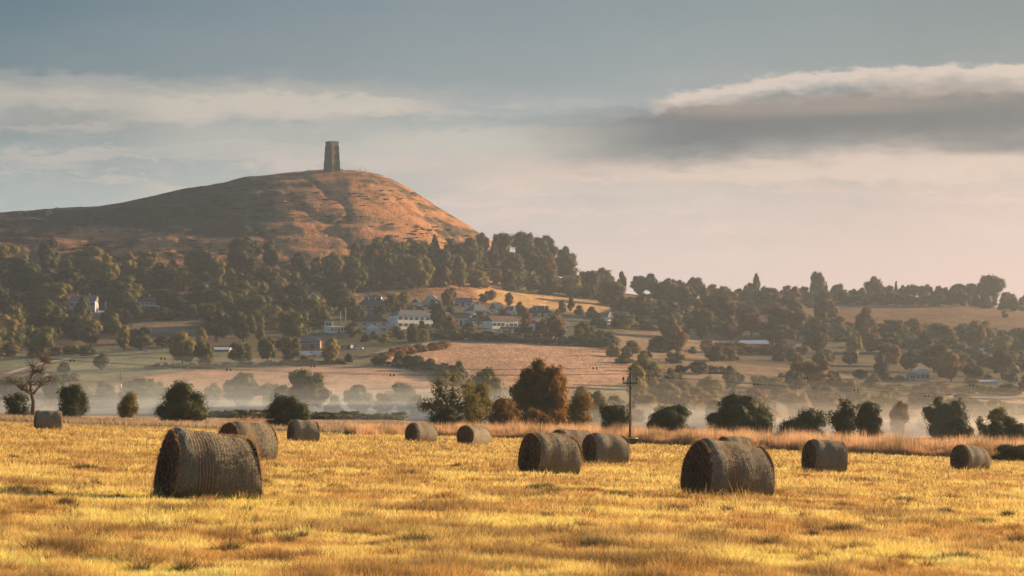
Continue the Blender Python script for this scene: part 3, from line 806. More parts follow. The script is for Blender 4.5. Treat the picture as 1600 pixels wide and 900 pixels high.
wood(1000, 1620, [L_((1000, 578), (1300, 588), (1620, 600))], 34, 24, 13, .45, kinds=('bush', 'bush', 'round'))
wood(980, 1300, [L_((980, 562), (1300, 568))], 34, 26, 15, .5, kinds=('bush',))
wood(1000, 1620, [L_((1000, 606), (1300, 616), (1620, 626))], 50, 42, 32, .35)
wood(1000, 1620, [L_((1000, 632), (1300, 640), (1620, 652))], 46, 46, 34, .3)
wood(960, 1300, [L_((960, 540), (1300, 566))], 46, 30, 22, .35, kinds=('round', 'bush'))
wood(1290, 1620, [L_((1290, 592), (1620, 604))], 40, 34, 26, .3)
wood(1000, 1420, [L_((1000, 664), (1420, 682))], 40, 44, 34, .3)
# single trees one can tell apart in the valley
for a in [(75, 420, 38, 50, 'round', 'dark'), (165, 416, 22, 22, 'round', 'olive'), (378, 432, 56, 50, 'round', 'dark'), (160, 444, 40, 28, 'round', 'olive'),
          (138, 536, 44, 44, 'round', 'olive'), (180, 528, 26, 40, 'tall', 'olive'), (20, 512, 34, 36, 'round', 'olive'),
          (530, 486, 62, 46, 'round', 'dark'), (440, 478, 40, 46, 'tall', 'olive'), (430, 516, 26, 40, 'tall', 'olive'), (452, 525, 24, 46, 'tall', 'olive'),
          (517, 570, 32, 44, 'tall', 'olive'), (450, 566, 44, 42, 'round', 'green'), (418, 565, 34, 40, 'round', 'green'), (375, 570, 38, 38, 'round', 'green'),
          (285, 572, 46, 56, 'round', 'olive'), (318, 575, 40, 44, 'round', 'green'), (160, 579, 30, 28, 'round', 'dark'), (100, 582, 24, 18, 'bush', 'dark'),
          (475, 570, 22, 16, 'bush', 'green'), (645, 536, 24, 32, 'round', 'dark'), (662, 536, 18, 24, 'round', 'olive'), (685, 516, 30, 46, 'round', 'dark'),
          (822, 522, 22, 38, 'tall', 'russet'), (868, 532, 42, 44, 'round', 'russet'), (913, 534, 38, 34, 'round', 'dark'), (892, 486, 15, 28, 'cone', 'dark'), (878, 488, 16, 20, 'bush', 'dark'),
          (925, 496, 26, 18, 'bush', 'dark'), (795, 478, 18, 22, 'tall', 'russet'), (765, 470, 22, 18, 'round', 'russet'), (700, 480, 24, 28, 'round', 'russet'),
          (1058, 552, 40, 44, 'round', 'russet'), (1027, 550, 36, 26, 'bush', 'dark'), (990, 552, 30, 22, 'bush', 'olive'), (1005, 572, 20, 26, 'tall', 'olive'),
          (960, 558, 26, 22, 'bush', 'olive'), (975, 568, 44, 14, 'bush', 'dark'), (1082, 552, 20, 12, 'bush', 'dark'), (1268, 606, 66, 44, 'flat', 'russet'), (1220, 590, 14, 8, 'bush', 'dark'), (1335, 560, 30, 36, 'tall', 'olive'),
          (1480, 592, 60, 46, 'round', 'russet'), (1525, 545, 46, 46, 'round', 'russet'), (1500, 470, 20, 24, 'round', 'dark'), (1570, 496, 12, 12, 'bush', 'dark'), (1365, 600, 28, 18, 'bush', 'olive'),
          (1010, 610, 60, 52, 'round', 'olive'), (1048, 604, 30, 30, 'bush', 'green'), (1110, 626, 44, 40, 'round', 'olive'), (1065, 612, 18, 34, 'cone', 'olive'),
          (1150, 606, 28, 26, 'round', 'green'), (1190, 612, 30, 26, 'round', 'olive'), (1180, 640, 46, 36, 'round', 'russet'), (1040, 640, 60, 44, 'round', 'olive'),
          (1075, 655, 54, 44, 'round', 'russet'), (1005, 655, 46, 46, 'round', 'olive'), (1240, 652, 54, 42, 'round', 'olive'), (1290, 650, 54, 50, 'round', 'russet'),
          (1340, 655, 50, 46, 'round', 'olive'), (1385, 660, 44, 48, 'round', 'olive'), (1405, 684, 34, 60, 'tall', 'russet'), (1430, 640, 40, 30, 'bush', 'russet'),
          (1220, 626, 50, 30, 'bush', 'olive'), (1330, 618, 50, 26, 'bush', 'olive'), (1390, 624, 44, 24, 'bush', 'russet'), (1470, 618, 50, 22, 'bush', 'russet'),
          (1520, 612, 46, 22, 'bush', 'olive'), (1575, 618, 50, 20, 'bush', 'dark'), (1520, 660, 50, 40, 'round', 'green'), (1560, 668, 60, 46, 'round', 'olive'),
          (1130, 668, 60, 50, 'round', 'olive'), (1445, 672, 40, 34, 'bush', 'green')]:
    px, b_, w_, h_, k_, t_ = a
    far_tree(px, b_, w_, h_, k_, t_)
for a in [(560, 510, 30, 34, 'round', 'dark'), (545, 500, 34, 38, 'round', 'dark'), (505, 508, 34, 34, 'round', 'green'), (470, 502, 38, 40, 'round', 'dark'), (552, 528, 34, 26, 'round', 'green'), (600, 536, 24, 16, 'bush', 'olive'),
          (572, 534, 20, 14, 'bush', 'dark'), (700, 522, 28, 30, 'round', 'russet'), (733, 528, 26, 26, 'round', 'olive'), (765, 508, 18, 20, 'round', 'russet'), (818, 532, 30, 28, 'round', 'dark'), (852, 530, 34, 34, 'round', 'olive'),
          (612, 486, 26, 28, 'round', 'dark'), (630, 480, 22, 26, 'round', 'olive'), (704, 470, 22, 22, 'round', 'dark'), (755, 474, 16, 16, 'round', 'dark'), (812, 486, 18, 16, 'bush', 'dark'), (905, 492, 22, 16, 'bush', 'dark'),
          (935, 512, 34, 24, 'bush', 'dark'), (978, 515, 34, 26, 'round', 'olive'), (255, 500, 40, 22, 'bush', 'dark'), (300, 498, 36, 24, 'bush', 'green'), (212, 500, 26, 30, 'round', 'dark'), (345, 520, 34, 34, 'round', 'dark'),
          (600, 560, 30, 10, 'bush', 'olive'), (625, 530, 18, 14, 'bush', 'dark'), (660, 518, 20, 18, 'bush', 'dark'), (400, 520, 36, 36, 'round', 'green')]:
    far_tree(*a)
# misty trees on the levels, left and centre
for a in [(20, 640, 50, 50, 'round', 'green'), (88, 640, 44, 52, 'round', 'dark'), (165, 632, 36, 34, 'round', 'green'), (218, 634, 56, 42, 'round', 'green'), (250, 632, 30, 34, 'round', 'olive'),
          (335, 634, 30, 34, 'round', 'olive'), (378, 638, 62, 54, 'round', 'green'), (420, 640, 40, 40, 'round', 'olive'), (478, 650, 78, 68, 'flat', 'green'), (445, 648, 46, 44, 'round', 'green'),
          (560, 648, 48, 44, 'round', 'green'), (520, 648, 36, 30, 'bush', 'green'), (600, 650, 40, 34, 'round', 'green'), (628, 648, 44, 48, 'round', 'green'), (652, 652, 34, 34, 'round', 'olive'),
          (690, 606, 40, 30, 'round', 'green'), (716, 604, 24, 38, 'tall', 'green'), (765, 650, 46, 72, 'tall', 'olive'), (752, 640, 46, 56, 'round', 'green'), (745, 656, 40, 50, 'round', 'olive'),
          (935, 668, 40, 54, 'tall', 'olive'), (912, 664, 36, 58, 'tall', 'russet'), (960, 660, 34, 40, 'round', 'olive'), (985, 668, 40, 36, 'round', 'russet'),
          (640, 614, 20, 8, 'bush', 'dark'), (545, 566, 16, 14, 'bush', 'dark'), (590, 570, 22, 14, 'bush', 'dark'), (620, 574, 24, 12, 'bush', 'dark'), (652, 580, 24, 16, 'bush', 'dark')]:
    px, b_, w_, h_, k_, t_ = a
    far_tree(px, b_, w_ * 1.1, h_ * 1.1, k_, t_, dmin=425)
for i in range(46):
    x_ = random.uniform(-20, 1620)
    b_ = float(np.interp(x_, [0, 700, 1000, 1600], [638, 644, 655, 668])) - random.uniform(0, 22)
    if 230 < x_ < 660 and b_ < 628: b_ = 632
    far_tree(x_, b_, random.uniform(26, 54), random.uniform(12, 26), 'bush', random.choice(['dark', 'green', 'olive', 'green'] if x_ < 900 else ['olive', 'russet', 'green']), dmin=425)

# hedges: leaf clumps along a line on the land
def hedge(pts, hgt, wid, m_, label, seed=1):
    r = np.random.default_rng(seed)
    P_ = [ground_at(a, b, 425) for a, b in pts]
    o0 = P_[0]; V_all = []; F_all = []; nv = 0
    for a, b in zip(P_[:-1], P_[1:]):
        L = (b - a).length; n = max(2, int(L / (wid * 0.55)))
        for t in np.linspace(0, 1, n, endpoint=False):
            p = a.lerp(b, t) + Vector((r.uniform(-.3, .3), r.uniform(-.3, .3), 0)) * wid
            V_, F_, _ = crown_arrays(r, 'bush', 170, 0.075, 5, aspect=(1, 1))
            k = r.uniform(.6, 1.2)
            V_ = V_ * np.array([wid * 1.3, wid * 1.2, hgt * k]) + np.array([p.x - o0.x, p.y - o0.y, float(h(p.x, p.y)) - o0.z - .1])
            V_all.append(V_); F_all.append(F_ + nv); nv += len(V_)
    o = mesh_np('hedge', np.concatenate(V_all), np.concatenate(F_all), M[m_]); o.location = o0
    return tag(o, label, 'hedge')
hedge([(230, 577), (330, 576), (430, 572), (545, 569)], 2.0, 3, 'leaf_dark', 'thin dark hedge along the top of the pink stubble field on the left', 1)
hedge([(600, 571), (640, 573), (690, 586), (712, 596)], 4.0, 6, 'leaf_dark', 'scrubby dark hedge running down between the two stubble fields', 2)
hedge([(610, 557), (650, 551), (700, 545)], 3.0, 5, 'leaf_russet', 'brown scrub hedge below the pale track', 3)
hedge([(680, 531), (760, 533), (860, 538), (960, 545)], 4.0, 6, 'leaf_dark', 'long dark hedge under the village above the large stubble field', 4)
hedge([(1100, 551), (1180, 553), (1262, 557)], 4.0, 6, 'leaf_russet', 'thick brown hedge below the lane and the low barn', 5)
hedge([(1105, 538), (1170, 542), (1240, 548)], 1.6, 3, 'leaf_russet', 'low hedge bordering the lane by the barn', 6)
hedge([(1060, 582), (1100, 583), (1140, 585)], 3.6, 4, 'leaf_dark', 'row of dark bushes across the small field right of centre', 7)
hedge([(0, 637), (120, 638), (260, 636)], 2.6, 5, 'leaf_dark', 'misty hedge on the flats behind the bare tree', 8)
hedge([(1180, 597), (1300, 603), (1440, 612), (1600, 618)], 2.6, 5, 'leaf_olive', 'long scrubby hedge across the flats under the arched shed', 9)
hedge([(1500, 640), (1620, 646)], 3.0, 5, 'leaf_green', 'green hedge below the pale strip field at the far right', 10)
hedge([(330, 652), (450, 655), (640, 657)], 1.4, 4, 'leaf_dark', 'low dark hedge in the mist behind the middle of the hay field', 11)
hedge([(0, 600), (60, 598), (130, 596)], 3.0, 6, 'leaf_green', 'dark hedge below the gravel track', 12)
hedge([(1120, 472), (1250, 475), (1330, 475), (1460, 478), (1600, 489)], 8.0, 8, 'leaf_dark', 'continuous dark hedge under the skyline trees above the upper brown field', 13)

# undergrowth fills the floor of the woods: nobody could count it
def undergrowth():
    r = np.random.default_rng(99); V_all = []; F_all = []; nv = 0
    for (x0, x1, f0, f1, n) in [(-60, 500, L_((-60, 425), (500, 425)), L_((-60, 540), (170, 535), (200, 498), (320, 500), (480, 520)), 330),
                                (500, 960, L_((500, 426), (600, 405), (740, 408), (960, 466)), L_((500, 455), (735, 448), (960, 472)), 240),
                                (960, 1620, L_((960, 474), (1280, 478), (1285, 512), (1620, 520)), L_((960, 515), (1300, 535), (1620, 590)), 330)]:
        for i in range(n):
            x = r.uniform(x0, x1); y = r.uniform(f0(x), f1(x))
            p = ground_at(x, y, 700); s = r.uniform(4, 8)
            V_, F_, _ = crown_arrays(r, 'bush', 90, 0.09, 3)
            V_all.append(V_ * np.array([s * 1.4, s * 1.4, s * .7]) + np.array([p.x, p.y, p.z - .3])); F_all.append(F_ + nv); nv += len(V_)
    o = mesh_np('undergrowth', np.concatenate(V_all), np.concatenate(F_all), M['leaf_dark'])
    tag(o, 'tangled undergrowth filling the gaps between the hillside trees', 'undergrowth', None, 'stuff')
undergrowth()
def hill_scrub():
    r = np.random.default_rng(123); V_all = []; F_all = []; nv = 0; n = 0
    while n < 520:
        x = r.uniform(-60, 760); y = r.uniform(268, 420); p = ground_at(x, y, 1400)
        if p.y > 1744: continue
        q = float(fbm(p.x / 45, p.z / 9, 7, 4))
        if q < .57 - .07 * (x < 400) and r.random() > .02: continue
        s = r.uniform(1.2, 3.2) * (1.3 if x < 420 else .9)
        V_, F_, _ = crown_arrays(r, 'bush', 60, 0.11, 3)
        V_all.append(V_ * np.array([s * 1.9, s * 1.4, s * .30]) + np.array([p.x, p.y, p.z - .15])); F_all.append(F_ + nv); nv += len(V_); n += 1
    o = mesh_np('scrub', np.concatenate(V_all), np.concatenate(F_all), M['leaf_dark'])
    tag(o, 'patches of dark gorse scrub and rough tussocks on the tower hill', 'scrub', None, 'stuff')
hill_scrub()

# ------------------------------------------------------------------ hedgerow trees and bushes behind the hay field
def near_plant(name, label, cat, px, top, base, wpx, D_, shape, m_, n_leaf, leaf_m, nl=20, loose=0.06, core=0.8, seed=1, group=None, twigs=0, lean=0.0):
    r = np.random.default_rng(seed)
    p = put(px, D_)
    zb = CAMZ + D_ * elev(base); zt = CAMZ + D_ * elev(top)
    z0 = min(zb, p.z) if abs(zb - p.z) < 1.5 else p.z
    z0 = p.z - 0.1
    H_ = zt - z0; W_ = wpx * D_ / F
    V_, F_, L = crown_arrays(r, shape, n_leaf, leaf_m, nl, core=core, aspect=(W_, H_), loose=loose, sprays=46)
    t = empty(name, (p.x, p.y, z0)); tag(t, label, cat, group)
    V_ = V_ * np.array([W_, W_, H_])
    mesh_np('crown', V_, F_, M[m_], t)
    tm = trunk_mb(r, H_, 0.05 * H_ if shape != 'bush' else 0.03 * H_, L, W_)
    for i in range(twigs):
        q = L[r.integers(14 if len(L) > 60 else 8)]; d = r.normal(size=3); d[2] = abs(d[2]) * .8 + .1; d /= np.linalg.norm(d)
        a = np.array([q[0] * W_, q[1] * W_, q[2] * H_]); e = a + d * (q[3] * W_ + r.uniform(.15, .6))
        tm.tube([tuple(a), tuple((a + e) / 2 + r.normal(0, .05, 3)), tuple(e)], [.03, .02, .007], 4, False)
    tm.build('trunk' if shape != 'bush' else 'stem', M['bark'], t)
    return t
NP = near_plant
NP('bush', 'dark ragged bush half hidden in mist beside the bare tree', 'bush', 28, 613, 642, 42, 345, 'bush', 'leaf_near', 5000, .09, 14, .12, .6, 1, twigs=20)
NP('bush', 'dark pointed thorn bush just right of the bare tree', 'bush', 113, 599, 652, 56, 330, 'bush', 'leaf_near', 9000, .085, 18, .12, .75, 2, twigs=60)
NP('bush', 'small round bush alone between two larger dark bushes on the left', 'bush', 201, 612, 647, 36, 345, 'bush', 'leaf_olive', 5000, .08, 12, .12, .7, 3, twigs=24)
NP('bush', 'broad ragged thorn bush above the largest bale, with spiky branches', 'bush', 284, 594, 657, 92, 322, 'bush', 'leaf_near', 14000, .085, 24, .14, .78, 4, twigs=80)
NP('bush', 'dark domed bush behind the bale in the left middle', 'bush', 451, 615, 665, 80, 300, 'bush', 'leaf_near', 11000, .08, 20, .10, .8, 5, twigs=60)
NP('tree', 'loose open tree with sky gaps left of the orange tree', 'tree', 706, 580, 664, 108, 335, 'peaks', 'leaf_olive', 10000, .10, 40, .14, .45, 6, twigs=50)
NP('bush', 'dark bush under the loose open tree', 'bush', 700, 630, 667, 62, 318, 'bush', 'leaf_near', 8000, .08, 16, .1, .8, 7, twigs=30)
NP('bush', 'dark round bush with a reddish top left of the orange tree', 'bush', 783, 619, 670, 72, 310, 'bush', 'leaf_russet', 8000, .08, 16, .1, .75, 8, twigs=30)
NP('tree', 'big green tree turning orange, tallest behind the hay field', 'tree', 848, 560, 668, 114, 335, 'peaks', 'leaf_autumn', 30000, .10, 84, .12, .8, 9, twigs=60)
NP('tree', 'green leafy tree filling the gap left of the big orange tree', 'tree', 812, 594, 668, 46, 342, 'round', 'leaf_olive', 7000, .10, 22, .12, .7, 31)
NP('tree', 'soft green tree behind the loose open tree', 'tree', 748, 596, 664, 62, 352, 'round', 'leaf_olive', 8000, .10, 26, .12, .65, 32)
NP('bush', 'low reddish bush in front of the orange tree', 'bush', 836, 636, 672, 60, 305, 'bush', 'leaf_russet', 6500, .08, 14, .1, .75, 10, twigs=20)
NP('tree', 'slender olive tree standing against the orange tree', 'tree', 906, 612, 672, 44, 330, 'tall', 'leaf_autumn', 7000, .09, 20, .12, .6, 11, twigs=20)
NP('bush', 'dark bush directly behind the wooden power pole', 'bush', 962, 630, 675, 52, 300, 'bush', 'leaf_near', 8000, .08, 16, .08, .82, 12, twigs=30)
NP('bush', 'smooth dark oval bush standing alone right of the power pole', 'bush', 1051, 631, 680, 86, 295, 'bush', 'leaf_near', 14000, .075, 26, .05, .88, 13, twigs=30)
NP('bush', 'largest dark rounded bush, above the right foreground bale', 'bush', 1157, 614, 684, 112, 288, 'bush', 'leaf_near', 20000, .075, 34, .05, .88, 14, twigs=40)
NP('bush', 'ragged dark bush right of the largest rounded bush', 'bush', 1252, 637, 686, 92, 285, 'bush', 'leaf_near', 12000, .08, 24, .13, .7, 15, twigs=80)
NP('tree', 'thin-topped dark tree, left one of a close pair', 'tree', 1318, 623, 686, 50, 290, 'tall', 'leaf_near', 8000, .08, 22, .12, .6, 16, twigs=50)
NP('tree', 'ivy-dark upright tree, right one of a close pair', 'tree', 1355, 627, 690, 50, 280, 'tall', 'leaf_near', 11000, .075, 24, .07, .85, 17, twigs=30)
NP('tree', 'hazy broad tree behind the right-hand bushes', 'tree', 1477, 619, 680, 70, 400, 'round', 'leaf_near', 9000, .10, 24, .08, .8, 18)
NP('bush', 'hazy low domed bush in front of the broad tree on the right', 'bush', 1489, 650, 692, 86, 345, 'bush', 'leaf_near', 9000, .09, 20, .06, .85, 19)
NP('tree', 'spreading tree rising behind the dark bush at the right edge', 'tree', 1556, 636, 692, 66, 330, 'flat', 'leaf_green', 9000, .09, 24, .12, .6, 20, twigs=30)
NP('bush', 'dark bush at the right edge behind the reeds', 'bush', 1576, 653, 700, 66, 275, 'bush', 'leaf_near', 10000, .075, 20, .08, .85, 21, twigs=30)
NP('bush', 'dark green clump in the reeds at the right edge of the mown field', 'bush', 1592, 694, 722, 92, 196, 'bush', 'leaf_near', 9000, .05, 18, .1, .8, 22)
NP('bush', 'low brown bramble mound behind the reeds, left of the parked car', 'bush', 1385, 683, 700, 40, 285, 'bush', 'leaf_russet', 4000, .07, 10, .06, .85, 23)
NP('bush', 'flat bramble mound behind the parked car roof', 'bush', 1455, 684, 700, 56, 370, 'bush', 'leaf_near', 4000, .09, 12, .06, .85, 24)

# bare dead tree
def dead_tree():
    p = put(53, 325)
    t = empty('dead_tree', (p.x, p.y, p.z - .1)); tag(t, 'bare gnarled dead tree with twisting branches in the mist on the left', 'tree')
    k = 325 / F
    P_ = lambda a, b, y=0.0: ((a - 53) * k, y, (645 - b) * k)
    m_ = MB()
    m_.tube([P_(53, 650), P_(52, 632), P_(53, 618), P_(50, 607), P_(48, 600)], [.36, .30, .25, .2, .16], 10)
    m_.tube([P_(48, 602), P_(48, 590, .2), P_(49, 580, .1), P_(54, 573), P_(62, 572, -.2), (P_(68, 565, -.2)), P_(71, 556, -.1), P_(72, 548)], [.16, .14, .13, .12, .10, .07, .05, .03], 7)
    m_.tube([P_(49, 582), P_(50, 572, .3), P_(52, 563, .3), P_(50, 554, .2), P_(53, 549, .2)], [.10, .08, .06, .04, .02], 6)
    m_.tube([P_(50, 607), P_(42, 601, -.3), P_(34, 598, -.4), P_(27, 592, -.4), P_(20, 588, -.3), P_(13, 583, -.2)], [.15, .13, .11, .09, .06, .03], 7)
    m_.tube([P_(51, 608), P_(58, 598, .3), P_(66, 591, .4), P_(74, 586, .3), P_(82, 583, .2), P_(88, 584, .1)], [.15, .12, .09, .07, .05, .02], 7)
    m_.build('trunk', M['dead_wood'], t)
    r = np.random.default_rng(5)
    tips = [((48, 590), 9, .05), ((62, 572), 10, .05), ((71, 556), 10, .04), ((52, 563), 8, .04), ((34, 598), 9, .05), ((20, 588), 9, .04), ((66, 591), 9, .05), ((80, 583), 9, .04), ((42, 601), 7, .05), ((54, 573), 9, .05)]
    b_ = MB()
    for (a, c_), n, rad in tips:
        rad *= 1.25; n = int(n * 1.3)
        for i in range(n * 2):
            s = np.array(P_(a, c_)) + r.normal(0, .12, 3); pts = [tuple(s)]; ang = r.uniform(0.1, math.pi - .1); y_ = r.uniform(-.7, .7)
            for q in range(4):
                ang += r.normal(0, .6); st = r.uniform(.12, .36); s = s + np.array([math.cos(ang) * st, y_ * st, math.sin(ang) * st * .9]); pts.append(tuple(s))
            b_.tube(pts, [rad, rad * .7, rad * .5, rad * .35, rad * .2], 4, False)
    b_.build('branches', M['dead_wood'], t)
    V_, F_, _ = crown_arrays(r, 'flat', 420, .06, 7, core=0, aspect=(1.7, 1.0), loose=.15)
    V_ = V_ * np.array([1.7, 1.2, 1.1]) + np.array(P_(68, 556)) - np.array([0, 0, .35])
    mesh_np('leaf_tuft', V_, F_, M['leaf_russet'], t)
dead_tree()

# ------------------------------------------------------------------ tower on the summit
def tower():
    D_ = 1742.0; p = put(518, D_)
    k = D_ / F
    H_ = 46.0 * k; zb = p.z - 0.6
    t = empty('stone_tower', (p.x, p.y, zb), R(42))
    tag(t, 'ruined roofless medieval stone tower with battlements on the hill summit', 'tower')
    H_ += 0.6
    # stages: (z0, z1, half side)
    st = [(0, H_ * .06, 3.55), (H_ * .06, H_ * .36, 3.2), (H_ * .36, H_ * .66, 3.0), (H_ * .66, H_ * .93, 2.82)]
    b = MB()
    for z0, z1, a in st: b.box(-a, a, -a, a, z0, z1)
    b.build('tower_wall', M['tower_stone'], t)
    s = MB()
    for z, a in ((H_ * .36, 3.24), (H_ * .66, 3.04), (H_ * .925, 2.98)): s.box(-a, a, -a, a, z - .12, z + .13)
    s.build('string_course', M['dark_stone'], t)
    pm = MB(); a = 2.94; z0 = H_ * .925 + .13; th = .42
    pm.box(-a, a, -a, -a + th, z0, z0 + .55); pm.box(-a, a, a - th, a, z0, z0 + .55); pm.box(-a, -a + th, -a + th, a - th, z0, z0 + .55); pm.box(a - th, a, -a + th, a - th, z0, z0 + .55)
    zt = H_
    for i in range(5):
        c_ = -a + .45 + i * (2 * a - .9) / 4; hw = .42
        for e in (-1, 1):
            y0, y1 = (a - th, a) if e > 0 else (-a, -a + th)
            pm.box(c_ - hw, c_ + hw, y0, y1, z0 + .55, zt)
            if 0 < i < 4: pm.box(y0, y1, c_ - hw, c_ + hw, z0 + .55, zt)
    pm.build('battlement', M['tower_stone'], t)
    # stepped diagonal buttresses
    for q in range(4):
        bm_ = MB()
        for z0, z1, o_, wd in ((-.3, H_ * .12, 1.15, .75), (H_ * .12, H_ * .36, .85, .68), (H_ * .36, H_ * .62, .55, .6), (H_ * .62, H_ * .84, .28, .5)):
            c0 = 2.7; L0, L1 = c0 * 1.414, (c0 + .2) * 1.414 + o_
            # sloped top wedge
            pts = []
            ca, sa = math.cos(R(45 + 90 * q)), math.sin(R(45 + 90 * q))
            def W(u, v_, z): return (u * ca - v_ * sa, u * sa + v_ * ca, z)
            vs = [W(L0, -wd, z0), W(L1, -wd, z0), W(L1, wd, z0), W(L0, wd, z0), W(L0, -wd, z1 + .35), W(L1, -wd, z1 - .35), W(L1, wd, z1 - .35), W(L0, wd, z1 + .35)]
            bm_.raw(vs, [(0, 3, 2, 1), (4, 5, 6, 7), (0, 1, 5, 4), (1, 2, 6, 5), (2, 3, 7, 6), (3, 0, 4, 7)])
        bm_.build('buttress', M['tower_stone'], t)
    def arch(face, cx, z0, w_, hh, a, name, m_='opening_shade'):
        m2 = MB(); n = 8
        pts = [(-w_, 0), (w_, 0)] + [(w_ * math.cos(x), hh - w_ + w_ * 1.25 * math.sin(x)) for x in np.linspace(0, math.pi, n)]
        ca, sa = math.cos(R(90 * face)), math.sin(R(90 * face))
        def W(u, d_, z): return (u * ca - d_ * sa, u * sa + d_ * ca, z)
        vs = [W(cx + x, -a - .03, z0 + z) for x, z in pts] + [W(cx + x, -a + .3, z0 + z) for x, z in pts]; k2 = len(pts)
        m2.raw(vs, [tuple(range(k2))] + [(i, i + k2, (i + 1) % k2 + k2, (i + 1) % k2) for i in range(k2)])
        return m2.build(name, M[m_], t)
    for f_ in range(4):
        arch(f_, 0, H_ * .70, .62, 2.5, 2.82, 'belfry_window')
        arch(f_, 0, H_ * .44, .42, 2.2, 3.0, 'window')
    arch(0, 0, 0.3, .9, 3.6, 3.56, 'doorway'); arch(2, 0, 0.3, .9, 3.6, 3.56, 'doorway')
    for f_ in (0, 3):
        for cx in (-1.7, 1.7): arch(f_, cx, H_ * .50, .3, 1.4, 3.0, 'niche', 'dark_stone')
tower()

# people on the summit (a few pixels tall): skinned, posed figures
def person(px, row, label, pose, coat, seed=0):
    p = ground_at(px, row + 3, 1600) if False else put(px, 1746.0)
    t = empty('person', (p.x, p.y, p.z + 0.02), random.uniform(-1, 1)); tag(t, label, 'person', 'walkers on the hill summit')
    V0 = {'pelvis': (0, 0, .95), 'chest': (0, .02, 1.28), 'neck': (0, .02, 1.50), 'head': (0, 0, 1.62), 'top': (0, 0, 1.74),
          'shl': (-.19, .02, 1.44), 'shr': (.19, .02, 1.44), 'ell': (-.24, .04, 1.16), 'elr': (.24, .04, 1.16), 'hal': (-.24, -.08, .92), 'har': (.24, -.08, .92),
          'hil': (-.1, 0, .92), 'hir': (.1, 0, .92), 'knl': (-.11, -.08 * pose, .5), 'knr': (.11, .10 * pose, .5), 'ftl': (-.11, -.16 * pose, .08), 'ftr': (.11, .22 * pose, .08), 'tol': (-.12, -.16 * pose - .14, .04), 'tor': (.12, .22 * pose - .14, .04)}
    E = [('pelvis', 'chest'), ('chest', 'neck'), ('neck', 'head'), ('head', 'top'), ('chest', 'shl'), ('chest', 'shr'), ('shl', 'ell'), ('shr', 'elr'), ('ell', 'hal'), ('elr', 'har'), ('pelvis', 'hil'), ('pelvis', 'hir'), ('hil', 'knl'), ('hir', 'knr'), ('knl', 'ftl'), ('knr', 'ftr'), ('ftl', 'tol'), ('ftr', 'tor')]
    RD = {'pelvis': .15, 'chest': .17, 'neck': .06, 'head': .10, 'top': .07, 'shl': .08, 'shr': .08, 'ell': .05, 'elr': .05, 'hal': .035, 'har': .035, 'hil': .1, 'hir': .1, 'knl': .065, 'knr': .065, 'ftl': .045, 'ftr': .045, 'tol': .03, 'tor': .03}
    ks = list(V0); me = bpy.data.meshes.new('body'); me.from_pydata([V0[k] for k in ks], [(ks.index(a), ks.index(b)) for a, b in E], []); me.materials.append(coat)
    o = bpy.data.objects.new('body', me); C.objects.link(o); o.parent = t
    md = o.modifiers.new('skin', 'SKIN')
    sv = me.skin_vertices[0].data if me.skin_vertices else None
    if sv is None:
        bpy.context.view_layer.objects.active = o
        me.skin_vertices  # layer is made with the modifier
    if sv:
        for i, k in enumerate(ks): sv[i].radius = (RD[k], RD[k] * .8)
        sv[0].use_root = True
    o.modifiers.new('sub', 'SUBSURF').levels = 1
    h_ = MB(); h_.lathe([(.03, 1.77), (.09, 1.745), (.115, 1.69), (.112, 1.64), (.09, 1.60)][::-1], 12, 0, .012); h_.build('hair', M['bark'], t)
coatA = mat('dark_coat', (0.05, .06, .08), .9); coatB = mat('brown_coat', (0.12, .07, .05), .9)
person(480, 266, 'person in dark clothes standing alone left of the tower', 0.2, coatA)
person(562, 268, 'person in dark clothes walking on the summit right of the tower', 1.0, coatA)
person(571, 269, 'smaller figure in brown walking near the summit edge', 0.8, coatB)
def bench():
    p = put(533, 1744); t = empty('bench', (p.x, p.y, p.z)); tag(t, 'small wooden bench and post right beside the tower foot', 'bench')
    MB().box(-.8, .8, -.2, .25, .42, .48).build('seat', M['pole_wood'], t)
    MB().box(-.8, .8, .26, .31, .55, .95).build('backrest', M['pole_wood'], t)
    for x in (-.7, .7): MB().box(x - .04, x + .04, -.18, .25, 0, .42).box(x - .04, x + .04, .25, .31, 0, .55).build('leg', M['pole_wood'], t)
bench()

